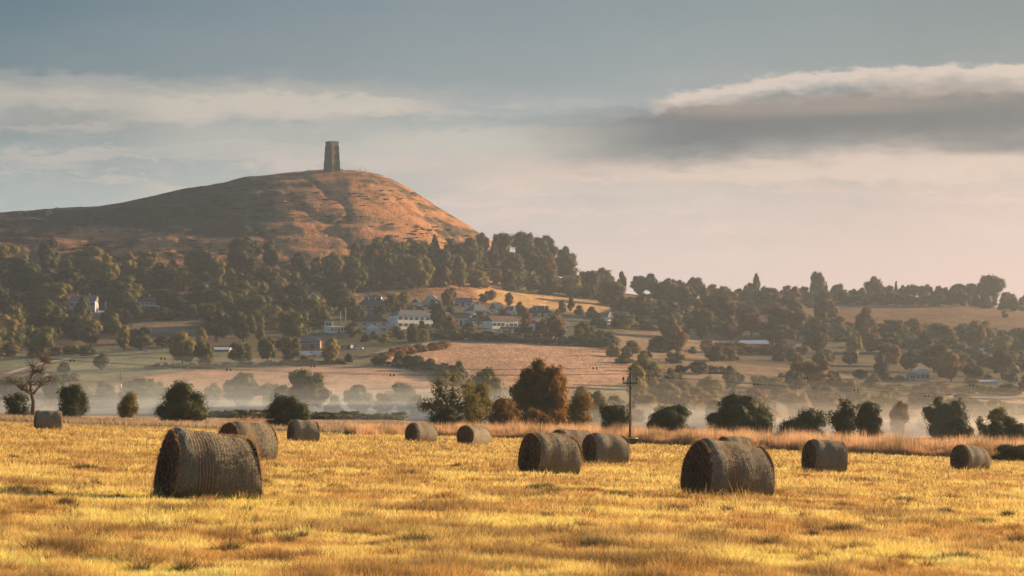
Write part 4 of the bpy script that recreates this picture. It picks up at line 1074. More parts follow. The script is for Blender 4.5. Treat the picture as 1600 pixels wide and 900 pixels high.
# ------------------------------------------------------------------ houses
def house(name, label, px, base, wpx, wallpx, roofpx, depth, yaw, wall, roof, kind='gable', rows=1, ncol=4, chim=(), dorm=(), D_=None, cat='house', winw=.9, door=True, group=None, frame='frame', parapet=False):
    p = put(px, D_) if D_ else ground_at(px, base, 700)
    k = p.y / F; W_ = wpx * k; hw = wallpx * k; hr = roofpx * k
    if abs(yaw) > 15: W_ = (W_ - depth * abs(math.sin(R(yaw)))) / math.cos(R(yaw))
    zb = CAMZ + p.y * elev(base); z0 = p.z
    t = empty(name, (p.x, p.y + depth / 2, z0), R(yaw)); tag(t, label, cat, group)
    x0, x1, y0, y1 = -W_ / 2, W_ / 2, -depth / 2, depth / 2
    MB().box(x0, x1, y0, y1, -1.5, hw).build('wall', M[wall], t)
    o_ = .35; m_ = MB()
    if kind == 'gable':
        vs = [(x0 - o_, y0 - o_, hw - .05), (x1 + o_, y0 - o_, hw - .05), (x1 + o_, y1 + o_, hw - .05), (x0 - o_, y1 + o_, hw - .05), (x0 - o_, 0, hw + hr), (x1 + o_, 0, hw + hr)]
        fs = [(0, 1, 5, 4), (2, 3, 4, 5), (3, 0, 4), (1, 2, 5), (0, 3, 2, 1)]
    elif kind == 'front':     # gable end faces the viewer
        vs = [(x0 - o_, y0 - o_, hw - .05), (x1 + o_, y0 - o_, hw - .05), (x1 + o_, y1 + o_, hw - .05), (x0 - o_, y1 + o_, hw - .05), (0, y0 - o_, hw + hr), (0, y1 + o_, hw + hr)]
        fs = [(3, 0, 4, 5), (1, 2, 5, 4), (0, 1, 4), (2, 3, 5), (0, 3, 2, 1)]
    elif kind == 'hip':
        i_ = min(depth / 2, W_ * .32)
        vs = [(x0 - o_, y0 - o_, hw - .05), (x1 + o_, y0 - o_, hw - .05), (x1 + o_, y1 + o_, hw - .05), (x0 - o_, y1 + o_, hw - .05), (x0 + i_, 0, hw + hr), (x1 - i_, 0, hw + hr)]
        fs = [(0, 1, 5, 4), (2, 3, 4, 5), (3, 0, 4), (1, 2, 5), (0, 3, 2, 1)]
    elif kind == 'barrel':
        vs = []; n = 12
        for yy in (y0 - .1, y1 + .1):
            for a in np.linspace(math.pi, 0, n): vs.append(((x1 + .1) * math.cos(a), yy, hw - .02 + hr * math.sin(a)))
        fs = [(i, i + 1, n + i + 1, n + i) for i in range(n - 1)] + [tuple(range(n))[::-1], tuple(range(n, 2 * n)), (0, n, 2 * n - 1, n - 1)]
    else:                     # flat / low mono pitch
        vs = [(x0 - o_, y0 - o_, hw), (x1 + o_, y0 - o_, hw), (x1 + o_, y1 + o_, hw + hr), (x0 - o_, y1 + o_, hw + hr), (x0 - o_, y0 - o_, hw + .15), (x1 + o_, y0 - o_, hw + .15), (x1 + o_, y1 + o_, hw + hr + .15), (x0 - o_, y1 + o_, hw + hr + .15)]
        fs = [(0, 3, 2, 1), (4, 5, 6, 7), (0, 1, 5, 4), (1, 2, 6, 5), (2, 3, 7, 6), (3, 0, 4, 7)]
    m_.raw(vs, fs); rf = m_.build('roof', M[roof], t)
    if kind == 'front':       # wall fills the gable, with pale barge boards
        MB().raw([(x0 + .05, y0 - o_ - .03, hw), (x1 - .05, y0 - o_ - .03, hw), (0, y0 - o_ - .03, hw + hr - .15), (x0 + .05, y0 - .1, hw), (x1 - .05, y0 - .1, hw), (0, y0 - .1, hw + hr - .15)], [(0, 1, 2), (5, 4, 3), (0, 3, 4, 1), (1, 4, 5, 2), (2, 5, 3, 0)]).build('gable', M[wall], t)
        for s in (-1, 1):
            MB().tube([(s * (x1 + o_), y0 - o_ - .08, hw - .05), (0, y0 - o_ - .08, hw + hr)], .14, 4).build('barge_board', M['frame'], t)
    for cx in chim:
        MB().box(cx * W_ - .45, cx * W_ + .45, -.4, .4, hw + hr * .5, hw + hr + 1.1).box(cx * W_ - .52, cx * W_ + .52, -.47, .47, hw + hr + 1.1, hw + hr + 1.25).build('chimney', M['brick'], rf)
    for cx, dw in dorm:
        zc = hw + hr * .30; dh = min(1.9, hr * .6); yb = y0 * .62
        d_ = MB().box(cx * W_ - dw / 2, cx * W_ + dw / 2, yb - .1, yb + 2.2, zc, zc + dh).build('dormer', M['frame'], rf)
        MB().raw([(cx * W_ - dw / 2 - .2, yb - .3, zc + dh), (cx * W_ + dw / 2 + .2, yb - .3, zc + dh), (cx * W_, yb - .3, zc + dh + .7), (cx * W_ - dw / 2 - .2, yb + 2.4, zc + dh), (cx * W_ + dw / 2 + .2, yb + 2.4, zc + dh), (cx * W_, yb + 2.4, zc + dh + .7)],
                 [(0, 1, 2), (5, 4, 3), (0, 2, 5, 3), (2, 1, 4, 5), (1, 0, 3, 4)]).build('dormer_roof', M[roof], rf)
        MB().box(cx * W_ - dw * .36, cx * W_ + dw * .36, yb - .15, yb - .08, zc + .4, zc + dh - .2).build('dormer_window', M['glass'], rf)
    fh = hw / rows
    for r_ in range(rows):
        for c_ in range(ncol):
            cx = x0 + W_ * (c_ + .5) / ncol; zc = r_ * fh + fh * .32
            if door and r_ == 0 and c_ == ncol // 2:
                MB().box(cx - .5, cx + .5, y0 - .05, y0 + .1, 0, 2.05).build('door', M['dark_tile'], t); continue
            ww = min(winw, W_ / ncol * .35); wh = min(1.25, fh * .48)
            f_ = MB().box(cx - ww - .1, cx + ww + .1, y0 - .05, y0 + .1, zc - .1, zc + wh + .1).build('window', M[frame], t)
            MB().box(cx - ww, cx - .05, y0 - .09, y0 - .045, zc, zc + wh).box(cx + .05, cx + ww, y0 - .09, y0 - .045, zc, zc + wh).build('pane', M['glass'], f_)
    return t
H = house
H('long_house', 'long two-storey white terrace with blue-grey slate roof in the village', 643, 513, 74, 20, 9, 8, 36, 'white_render', 'slate', 'hip', 2, 7, (-.3, .05, .33))
H('house', 'white-walled house with large dark roof left of the long white terrace', 583, 519, 46, 16, 12, 9, 6, 'grey_render', 'dark_tile', 'hip', 2, 3, (.2,))
H('cottage', 'small pale cottage with brown roof tucked behind the right end of the long white terrace', 697, 500, 18, 7, 6, 6, 34, 'white_render', 'tile', 'gable', 1, 2)
H('cottage', 'low white cottage with grey roof in front of the hipped bungalow', 742, 509, 24, 7, 6, 6, 34, 'white_render', 'slate', 'gable', 1, 3, (.2,))
H('garage', 'small white garage with flat pale roof below the village gardens', 768, 523, 14, 5, 1, 5, 30, 'white_render', 'sheet', 'flat', 1, 1, cat='garage', door=False)
H('cottage', 'white gabled cottage between the brown-roofed row and the reddish tree', 822, 509, 17, 7, 6, 6, 34, 'white_render', 'slate', 'front', 1, 2, door=False)
H('cottage', 'cream cottage half sunk in shrubs at the top of the long hedge', 882, 516, 20, 7, 6, 6, 34, 'cream_render', 'slate', 'gable', 1, 2)
H('cottage', 'small white cottage above the steep triangular gable', 650, 478, 14, 6, 6, 6, 34, 'white_render', 'slate', 'gable', 1, 2, door=False)
def conservatory():
    p = ground_at(583, 521, 700); t = empty('conservatory', (p.x, p.y - 2.4, p.z), R(10)); tag(t, 'white glass conservatory with pointed gable in front of the dark-roofed house', 'conservatory')
    MB().box(-2.6, 2.6, -1.7, 1.7, -.6, 2.1).build('glass_wall', M['pale_glass'], t)
    MB().raw([(-2.8, -1.9, 2.1), (2.8, -1.9, 2.1), (2.8, 1.9, 2.1), (-2.8, 1.9, 2.1), (0, -1.9, 3.9), (0, 1.9, 3.9)], [(0, 1, 4), (2, 3, 5), (3, 0, 4, 5), (1, 2, 5, 4), (0, 3, 2, 1)]).build('roof', M['frame'], t)
    for i in range(6): MB().box(-2.6 + i * 1.0, -2.5 + i * 1.0, -1.78, -1.7, -.6, 2.1).build('mullion', M['frame'], t)
conservatory()
H('bungalow', 'low white flat-roofed bungalow between dark trees', 523, 520, 36, 9, 1.5, 6, 36, 'white_render', 'sheet', 'flat', 1, 5)
H('garden_room', 'small white box-shaped annex with a big window on the low bungalow', 513, 512, 13, 10, .5, 5, 3, 'white_render', 'sheet', 'flat', 1, 1, door=False, cat='annex', winw=1.6)
H('house', 'slate-roofed house with two white dormers above the village', 583, 486, 40, 12, 14, 10, -6, 'stone_wall', 'slate', 'hip', 1, 4, (-.15,), ((-.25, 2.4), (.22, 3.0)))
H('house', 'grey stone house with steep pale-edged gable beside a large round tree', 487, 481, 20, 14, 9, 9, 8, 'stone_wall', 'slate', 'front', 2, 2, (.3,), door=False)
H('house', 'brown brick house with blue-grey hipped roof low in the village', 484, 546, 32, 14, 8, 9, 0, 'brick', 'slate', 'hip', 2, 4, (-.2,))
H('house', 'steep triangular white-edged gable house above the long terrace', 674, 482, 24, 8, 14, 9, -14, 'cream_render', 'slate', 'front', 1, 2)
H('bungalow', 'pale bungalow with green-grey hipped slate roof in the village centre', 745, 491, 40, 6, 11, 8, 36, 'white_render', 'slate', 'hip', 1, 4, (.1,))
H('house', 'teal-roofed house partly hidden behind the village bungalows', 722, 479, 28, 6, 8, 8, 5, 'cream_render', 'slate', 'gable', 1, 3)
H('house', 'blue-grey gabled house with skylight next to the golden field', 776, 487, 22, 5, 10, 8, 25, 'white_render', 'slate', 'gable', 1, 2)
H('cottage', 'small white cottage with pointed gable right of the blue-grey roofs', 797, 492, 15, 7, 7, 6, 38, 'white_render', 'slate', 'front', 1, 1, door=False)
H('terrace', 'row of white houses under a long brown tiled roof', 782, 513, 54, 12, 8, 7, 36, 'white_render', 'tile', 'gable', 1, 6)
H('house', 'brown-roofed house with a white porch among garden shrubs', 717, 508, 34, 11, 6, 8, -2, 'cream_render', 'tile', 'gable', 1, 4)
H('house', 'long dark-roofed house with two small white dormers in front of the golden field', 842, 495, 44, 6, 12, 10, 0, 'cream_render', 'dark_tile', 'hip', 1, 4, (), ((-.15, 2.2), (.28, 2.2)))
H('house', 'wide white-walled house half hidden by a reddish tree', 848, 517, 42, 12, 6, 7, 36, 'white_render', 'tile', 'gable', 1, 5)
H('shed', 'white shed with dark sloping roof in front of the brown-roofed row', 796, 521, 26, 7, 4, 5, 6, 'white_render', 'dark_tile', 'gable', 1, 3, cat='shed')
H('cottage', 'lone white cottage with grey gable right of the golden field', 946, 506, 18, 11, 8, 6, 40, 'white_render', 'slate', 'front', 2, 2, door=False)
H('house', 'blue-grey roofed house in the trees right of the lone white cottage', 971, 503, 24, 8, 9, 8, 0, 'grey_render', 'slate', 'gable', 1, 3)
H('villa', 'pale two-storey house with dark hipped roof and chimney in the left wood', 230, 484, 34, 12, 9, 10, 0, 'white_render', 'dark_tile', 'hip', 2, 5, (.0,))
H('manor', 'grey stone manor block with gabled wing among trees at far left', 128, 492, 40, 22, 9, 12, 0, 'grey_render', 'slate', 'gable', 2, 5, (-.3, .2))
H('shed', 'small white-roofed outbuilding just right of the stone manor', 156, 491, 9, 3, 3, 5, 0, 'white_render', 'sheet', 'gable', 1, 1, cat='outbuilding', door=False)
H('cottage', 'tiny white cottage peeping out of the woods at the left edge', 33, 472, 9, 6, 4, 6, 0, 'white_render', 'slate', 'gable', 1, 2, door=False)
H('barn', 'low barn with pale metal roof beyond the pasture on the left', 346, 550, 24, 4, 4, 9, 0, 'stone_wall', 'sheet', 'gable', 1, 3, cat='barn', door=False)
H('barn', 'long low barn with bright pale roof beside the lane on the right', 1180, 541, 44, 4, 6, 10, 0, 'stone_wall', 'sheet', 'gable', 1, 4, cat='barn', door=False)
H('shed', 'pale shed with rounded roof and three small windows on the flats', 1440, 595, 22, 13, 6, 7, 5, 'grey_render', 'sheet', 'barrel', 1, 3, cat='shed', door=False, frame='glass')
H('lean_to', 'low grey lean-to at the side of the round-roofed shed', 1425, 594, 12, 9, 1, 4, 5, 'stone_wall', 'slate', 'flat', 1, 1, cat='lean-to', door=False)
H('house', 'white house with bright gable end on the right-hand slope', 1540, 560, 14, 7, 9, 8, -25, 'white_render', 'sheet', 'front', 1, 2, door=False)
H('cottage', 'small white cottage between trees right of the bright gable', 1556, 560, 9, 5, 3, 6, 0, 'white_render', 'sheet', 'gable', 1, 1, door=False)
H('cottage', 'low white cottage near the right edge of the slope', 1572, 563, 14, 5, 3, 6, 0, 'white_render', 'tile', 'gable', 1, 2, door=False)
H('barn', 'little barn with glinting roof above the round-roofed shed', 1430, 543, 12, 4, 3, 7, 20, 'cream_render', 'sheet', 'gable', 1, 2, cat='barn', door=False)
H('barn', 'small pale-roofed barn between two brown trees right of the glinting barn', 1485, 543, 12, 4, 3, 6, 0, 'cream_render', 'sheet', 'gable', 1, 2, cat='barn', door=False)
H('house', 'wide grey bungalow below the wood beside the lane', 1222, 541, 40, 4, 5, 8, 0, 'grey_render', 'slate', 'gable', 1, 5)
H('stable', 'long low pale building on the flats at the right', 1542, 600, 30, 4, 3, 5, 0, 'cream_render', 'sheet', 'gable', 1, 5, cat='stable', door=False)

# ------------------------------------------------------------------ vehicles
def loft_car(t, paint, prof_body, prof_glass, half, wheels, van=False):
    def slab(prof, w0, w1, name, m_):
        # profile points (x, z); the section leans inward with height
        zs = [z for _, z in prof]; zlo, zhi = min(zs), max(zs)
        ins = lambda z: w0 + (w1 - w0) * (z - zlo) / (zhi - zlo)
        n = len(prof); vs = []
        for s in (-1, 1): vs += [(x, s * ins(z), z) for x, z in prof]
        fs = [tuple(range(n)), tuple(range(n, 2 * n))[::-1]] + [(i, i + n, (i + 1) % n + n, (i + 1) % n) for i in range(n)]
        o = MB().raw(vs, fs).build(name, m_, t)
        bv = o.modifiers.new('bevel', 'BEVEL'); bv.width = .05; bv.segments = 2; bv.limit_method = 'ANGLE'
        return o
    slab(prof_body, half, half * .97, 'body', paint)
    slab(prof_glass, half * .93, half * .74, 'cabin_glass', M['glass'])
    xs = [x for x, z in prof_glass]; zt = max(z for x, z in prof_glass)
    top = [x for x, z in prof_glass if z > zt - .08]
    MB().box(min(top) - .05, max(top) + .05, -half * .72, half * .72, zt - .03, zt + .05).build('roof', paint, t)
    for x in wheels:
        for s in (-1, 1):
            wm = MB(); wm.tube([(x, s * (half - .2), .32), (x, s * (half + .01), .32)], .32, 18); wo_ = wm.build('wheel', M['rubber'], t)
            MB().tube([(x, s * (half + .0), .32), (x, s * (half + .025), .32)], .19, 14).build('rim', M['galv'], wo_)
    xf = max(x for x, z in prof_body)
    for s in (-.65, .65):
        MB().box(xf - .04, xf + .015, s * half - .14, s * half + .14, .60, .74).build('headlight', M['pale_glass'], t)
def car(name, label, px, D_, base, yaw, paint, kind='hatch', group=None):
    p = put(px, D_) if D_ else ground_at(px, base, 700)
    t = empty(name, (p.x, p.y, p.z), R(yaw)); tag(t, label, 'van' if kind == 'van' else 'car', group)
    if kind == 'van':
        loft_car(t, paint, [(-2.4, .3), (2.4, .3), (2.45, .8), (2.3, 1.15), (1.7, 1.25), (1.35, 1.3), (1.2, 2.0), (-2.4, 2.05)], [(1.25, 1.28), (1.95, 1.2), (1.45, 1.9), (1.22, 1.95)], .95, (-1.5, 1.5))
    else:
        loft_car(t, paint, [(-2.05, .28), (2.1, .28), (2.15, .62), (2.0, .82), (1.0, .96), (-1.75, 1.0), (-2.08, .9)], [(-1.85, .95), (1.05, .93), (.35, 1.40), (-.9, 1.46), (-1.45, 1.40)], .87, (-1.3, 1.32))
    return t
paint_w = mat('white_paint', (0.8, .8, .8), .3, spec=.5); paint_s = mat('silver_paint', (0.35, .37, .4), .3, metallic=.4, spec=.5); paint_d = mat('dark_blue_paint', (0.02, .025, .035), .25, spec=.5)
car('parked_car', 'dark car whose roof and windows show above the reeds on the right', 1448, 338, 0, 4, paint_d)
car('parked_car', 'silver car parked beside the white car below the bungalow', 538, None, 545, 20, paint_s)
car('parked_car', 'dark car parked between the silver car and the white car', 549, None, 545, 60, paint_d)
car('parked_car', 'white car parked nearest the pale track in the village', 559, None, 546, -8, paint_w)
car('parked_van', 'white van half hidden by trees below the brick house', 478, None, 557, 8, paint_w, 'van')
car('parked_van', 'second white van parked in the trees, closer to the willow', 497, None, 557, -12, paint_w, 'van')
car('parked_van', 'white van behind the trunks at the left end below the brick house', 464, None, 557, 30, paint_w, 'van')

# ------------------------------------------------------------------ poles and wires
def power_pole(px, D_, hgt, label, trans=False, name='power_pole'):
    p = put(px, D_); t = empty(name, (p.x, p.y, p.z - .3), R(8)); tag(t, label, 'power pole')
    MB().tube([(0, 0, 0), (.03, 0, hgt * .5), (.08, 0, hgt)], [.115, .105, .085], 12).build('pole', M['pole_wood'], t)
    zc = hgt - .85
    MB().box(-.60, .60, -.2, -.1, zc - .05, zc + .06).build('crossarm', M['iron'], t)
    for s in (-1, 1):
        MB().tube([(s * .34, -.15, zc), (.05, -.13, zc - .5)], .025, 5).build('brace', M['iron'], t)
    for x, z in ((-.56, zc + .06), (.56, zc + .06), (.08, hgt)):
        i_ = MB().tube([(x, -.15 if z < hgt else 0, z), (x, -.15 if z < hgt else 0, z + .2)], .02, 6).build('insulator_pin', M['iron'], t)
        MB().lathe([(.05, z + .16), (.09, z + .2), (.06, z + .25), (.10, z + .29), (.10, z + .36), (.06, z + .42), (.02, z + .44)], 12, x, -.15 if z < hgt else 0).build('insulator', M['porcelain'], i_)
    if trans:
        MB().lathe([(.2, hgt * .62), (.26, hgt * .63), (.26, hgt * .72), (.2, hgt * .735)], 14, .1, -.4).build('transformer', M['galv'], t)
    return t
PD = 232.0
p0 = put(984, PD); z_top = CAMZ + PD * elev(574.0)
pole_h = z_top - (p0.z - .3) - .44
power_pole(984, PD, pole_h, 'dark wooden power pole with crossarm at the reed edge')
power_pole(188, 640, 8.6, 'distant power pole with transformer fading in the mist on the left', True)
for (px, b_, hp, lb) in [(532, 506, 20, 'thin pale pole left one of two above the low bungalow'), (540, 506, 26, 'taller of two thin poles above the low bungalow'), (165, 488, 18, 'thin pale pole beside the stone manor'), (773, 480, 20, 'thin pole rising against the golden field'),
                         (812, 530, 22, 'thin pole below the white shed'), (1093, 547, 16, 'short pale pole by the lane left of the barn'), (1210, 552, 18, 'thin pole by the lane right of the barn'), (909, 536, 14, 'thin pale pole by the round dark tree under the village')]:
    p = ground_at(px, b_, 700); k = p.y / F; t = empty('utility_pole', (p.x, p.y, p.z)); tag(t, lb, 'pole')
    MB().tube([(0, 0, -.2), (0, 0, hp * k)], [.16, .11], 8).build('pole', M['pale_pole'], t)
    MB().box(-.5, .5, -.06, .06, hp * k - .5, hp * k - .38).build('crossarm', M['pole_wood'], t)

def wire(label, start, pole_pt, end, sagL, sagR, marks):
    """one conductor: a catenary from a far-left support over the pole to a far-right one"""
    A = Vector(start); B = Vector(pole_pt); E = Vector(end)
    pts = []
    for a, b, sg in ((A, B, sagL), (B, E, sagR)):
        for t in np.linspace(0, 1, 24, endpoint=(b is E)):
            q = a.lerp(b, t); q.z -= sg * 4 * t * (1 - t); pts.append(q)
    o = MB()
    o.tube(pts, .011, 5, False); w_ = o.build('overhead_wire', M['iron'], None)
    tag(w_, label, 'wire', 'wires on the power pole')
    for px in marks:
        best = min(pts[:-1], key=lambda q: abs(800 + F * q.x / q.y - px)); i = pts.index(best); q2 = pts[min(i + 1, len(pts) - 1)]
        pa, pb = 800 + F * best.x / best.y, 800 + F * q2.x / q2.y
        tt = (px - pa) / (pb - pa) if abs(pb - pa) > 1e-6 else 0
        c_ = best.lerp(q2, max(-1, min(1, tt)))
        for dx in (0, .28):
            MB().lathe([(.02, -.10), (.055, -.07), (.06, 0.0), (.045, .07), (.02, .1)], 8).build('line_marker', M['rubber'], w_).location = (c_.x + dx, c_.y, c_.z)
def pt(px, row, D_): return (lat(px, row) * D_, D_, CAMZ + D_ * elev(row))
wire('left outer overhead wire running to the power pole, with dark markers', pt(-420, 511, 205), pt(970, 584, PD), pt(2000, 628, 262), 1.3, .6, (110, 355, 610, 1045, 1335))
wire('topmost overhead wire passing over the tip of the power pole', pt(-420, 490, 207), pt(984.5, 573.5, PD), pt(2000, 610, 264), 1.5, .55, (252, 486, 927, 1257, 1515))
wire('right outer overhead wire running past the power pole, with few markers', pt(-420, 517, 203), pt(992.5, 584, PD), pt(2000, 634, 260), 1.1, .7, (1178, 1445))

def trough():
    p = put(986, 226); z_ = CAMZ + 226 * elev(677); t = empty('feed_trough', (p.x, p.y, z_ - 1.12), R(12)); tag(t, 'grey metal livestock trough with pale rim at the foot of the power pole', 'trough')
    m_ = MB(); w0, w1 = .30, .45
    vs = []
    for z, a, b_ in ((.25, w0, .22), (.72, w1, .32)):
        vs += [(-a, -b_, z), (a, -b_, z), (a, b_, z), (-a, b_, z)]
    m_.raw(vs, [(0, 3, 2, 1), (0, 1, 5, 4), (1, 2, 6, 5), (2, 3, 7, 6), (3, 0, 4, 7)]); m_.build('tub', M['iron'], t)
    MB().tube([(-w1, -.32, .73), (w1, -.32, .73), (w1, .32, .73), (-w1, .32, .73), (-w1, -.32, .73)], .03, 6).build('rim', M['galv'], t)
    for x in (-.28, .28):
        for y in (-.2, .2): MB().tube([(x, y, -.3), (x, y, .3)], .025, 6).build('leg', M['galv'], t)
trough()

# ------------------------------------------------------------------ hay bales
def net_mat(name, strip0, strip1, seed):
    def fn(gg, b):
        o_ = objco(gg); sp_ = gg.new('ShaderNodeSeparateXYZ'); gg.link(o_, sp_.inputs[0])
        nz_ = gg.noise(scaled(gg, o_, (2.2, 1.2, 1.2)), 1.5, 4)
        fib = gg.add(gg.mul(gg.ss(gg.noise(scaled(gg, o_, (46, 15, 22)), 1.0, 4, 0.8), .26, .80), .6), gg.mul(gg.noise(scaled(gg, o_, (5, 3, 4)), 1.0, 4, .6), .32))
        base = gg.mix(fib, (0.018, 0.021, 0.018), (0.60, 0.56, 0.44))
        # strip of bare straw where the net is wide open
        x_ = gg.add(sp_.outputs[0], gg.mul(gg.sub(nz_, .5), .08))
        st_ = gg.mul(gg.ss(x_, strip0 - .03, strip0 + .03), gg.ss(x_, strip1 + .03, strip1 - .03))
        straw = gg.mix(fib, (0.07, 0.045, 0.025), (0.42, 0.32, 0.21))
        cc = gg.mix(gg.mul(st_, .85), base, straw)
        # cords of the net run round the bale
        wv = gg.new('ShaderNodeTexWave', bands_direction='X', wave_profile='SIN'); gg.link(o_, wv.inputs[0])
        wv.inputs['Scale'].default_value = 5.2; wv.inputs['Distortion'].default_value = 1.2; wv.inputs['Detail'].default_value = 2; wv.inputs['Detail Scale'].default_value = 2.0
        ln = gg.ss(wv.outputs[1], .60, .92)
        lnk = gg.mul(ln, gg.add(.22, gg.mul(st_, .6)))
        cc = gg.mix(gg.mul(lnk, gg.add(.4, fib)), cc, (0.46, 0.41, 0.33))
        bump(gg, b, gg.add(gg.mul(fib, 1.0), gg.mul(ln, .6)), 0.05)
        return cc
    return mat(name, (.1, .1, .08), .85, fn, spec=.15)
NETS = [net_mat('net_wrapped_hay_a', -.45, -.12, 0), net_mat('net_wrapped_hay_b', .22, .42, 1), net_mat('net_wrapped_hay_c', -.30, -.18, 2)]
def endm(gg, b):
    o_ = objco(gg)
    f1 = gg.ss(gg.noise(scaled(gg, o_, (14, 26, 9)), 1.0, 5, .75), .3, .72); f2 = gg.noise(scaled(gg, o_, (3, 5, 2)), 1.0, 3)
    bump(gg, b, gg.add(f1, f2), .10)
    return gg.mix(f1, (0.045, 0.030, 0.020), (0.50, 0.34, 0.21))
M['hay_end'] = mat('hay_end', (.1, .07, .04), .95, endm, spec=.1)
def strandm(gg, b):
    return gg.mix(gg.new('ShaderNodeObjectInfo').outputs['Random'], (0.34, 0.22, 0.11), (0.52, 0.34, 0.17))
M['strand'] = mat('loose_straw', (.3, .2, .1), .8, strandm, trans=.35)

def bale_shape(x, q, rr, seed, Rb, L, slump):
    """x along the axis, q angle; returns a point on the slumped roll (z = 0 on the ground)"""
    y = rr * math.cos(q); z = rr * math.sin(q)
    low = max(0.0, -z / Rb)
    y *= 1 + .10 * low * slump
    z = z + Rb
    flat = .12 * slump
    z = max(z, flat) if z < flat + .001 else z
    z -= flat
    return y, z
def make_bale(idx, Rb=.65, L=1.5, slump=1.0, bulge=.16, net=0, fringe=420, taper=.02):
    r = np.random.default_rng(idx * 7 + 3)
    NA, NX = 72, 44
    t = empty('hay_bale', (0, 0, 0))
    ph = r.uniform(0, 10, 6)
    def rad(x, q):
        u = x / (L / 2)
        e = (1 - .055 * abs(u) ** 6) * (1 - taper * u)
        return Rb * e * (1 + .012 * math.sin(3 * q + ph[0]) + .010 * math.sin(2 * q + 2 * u + ph[1]) + .010 * math.sin(7 * u + ph[2]) + .008 * math.sin(5 * q + ph[3]))
    def xoff(u, z):     # ends lean outward toward the ground
        k = 1 - z / (2 * Rb)
        return u * (bulge * (k ** 1.3) - .03)
    vs = []; fs = []
    for i in range(NX + 1):
        u = -1 + 2 * i / NX; x = u * L / 2
        for a in range(NA):
            q = 2 * math.pi * a / NA
            rr = rad(x, q) * (1 + r.normal(0, .004))
            y, z = bale_shape(x, q, rr, 0, rr, L, slump)
            vs.append((x + xoff(u, z) * abs(u) ** 3, y, z))
    for i in range(NX):
        for a in range(NA):
            a2 = (a + 1) % NA; fs.append((i * NA + a, (i + 1) * NA + a, (i + 1) * NA + a2, i * NA + a2))
    MB().raw(vs, fs, True).build('net_wrap', NETS[net], t)
    for s in (-1, 1):
        vs = []; fs = []; rings = 9
        for k in range(rings + 1):
            fr = 1 - k / rings * .97
            for a in range(NA):
                q = 2 * math.pi * a / NA
                rr = rad(s * L / 2, q) * fr * .995
                y, z = bale_shape(0, q, rad(s * L / 2, q), 0, Rb, L, slump)
                zc = Rb * .92; y *= fr; z = zc + (z - zc) * fr
                x = s * (L / 2 + .035 * math.sin(fr * 14 + q) * (k > 0) + .06 * (1 - fr ** 2) + r.normal(0, .012) * (k > 0)) + xoff(s, z)
                vs.append((x, y, z))
        for k in range(rings):
            for a in range(NA):
                a2 = (a + 1) % NA; q4 = (k * NA + a, k * NA + a2, (k + 1) * NA + a2, (k + 1) * NA + a); fs.append(q4 if s < 0 else q4[::-1])
        c_ = rings * NA; fs.append(tuple(range(c_, c_ + NA)))
        e = MB().raw(vs, fs, False).build('straw_end', M['hay_end'], t)
        # loose stalks poking out of the end and round its rim
        V_ = []; F_ = []
        for i in range(fringe):
            q = r.uniform(0, 2 * math.pi); fr = 1.0 if r.random() < .6 else math.sqrt(r.random())
            y, z = bale_shape(0, q, rad(s * L / 2, q), 0, Rb, L, slump); zc = Rb * .92; y *= fr; z = zc + (z - zc) * fr
            p = np.array([s * L / 2 + xoff(s, z), y, z]); d = np.array([s * r.uniform(.1, 1.0), math.cos(q) * .7 * fr + r.normal(0, .5), math.sin(q) * .6 * fr + r.normal(0, .5) - .15]); d /= np.linalg.norm(d)
            ln = r.uniform(.05, .17); sd = np.cross(d, r.normal(size=3)); sd /= np.linalg.norm(sd); w_ = r.uniform(.003, .007)
            n = len(V_); V_ += [tuple(p - d * .03 - sd * w_), tuple(p - d * .03 + sd * w_), tuple(p + d * ln)]; F_.append((n, n + 1, n + 2))
        mesh_np('loose_stalks', V_, F_, M['strand'], e)
    # fine fuzz over the wrapped surface
    V_ = []; F_ = []
    for i in range(int(fringe * 4)):
        q = r.uniform(-.5, math.pi + .5); u = r.uniform(-1, 1); x = u * L / 2
        y, z = bale_shape(x, q, rad(x, q), 0, Rb, L, slump); p = np.array([x + xoff(u, z) * abs(u) ** 3, y, z])
        d = np.array([r.normal(0, .8), math.cos(q) + r.normal(0, .6), math.sin(q) + r.normal(0, .6)]); d /= np.linalg.norm(d); ln = r.uniform(.02, .07)
        sd = np.cross(d, r.normal(size=3)); sd /= np.linalg.norm(sd); w_ = .0035; n = len(V_)
        V_ += [tuple(p - sd * w_), tuple(p + sd * w_), tuple(p + d * ln)]; F_.append((n, n + 1, n + 2))
    mesh_np('straw_fuzz', V_, F_, M['strand'], t)
    return t
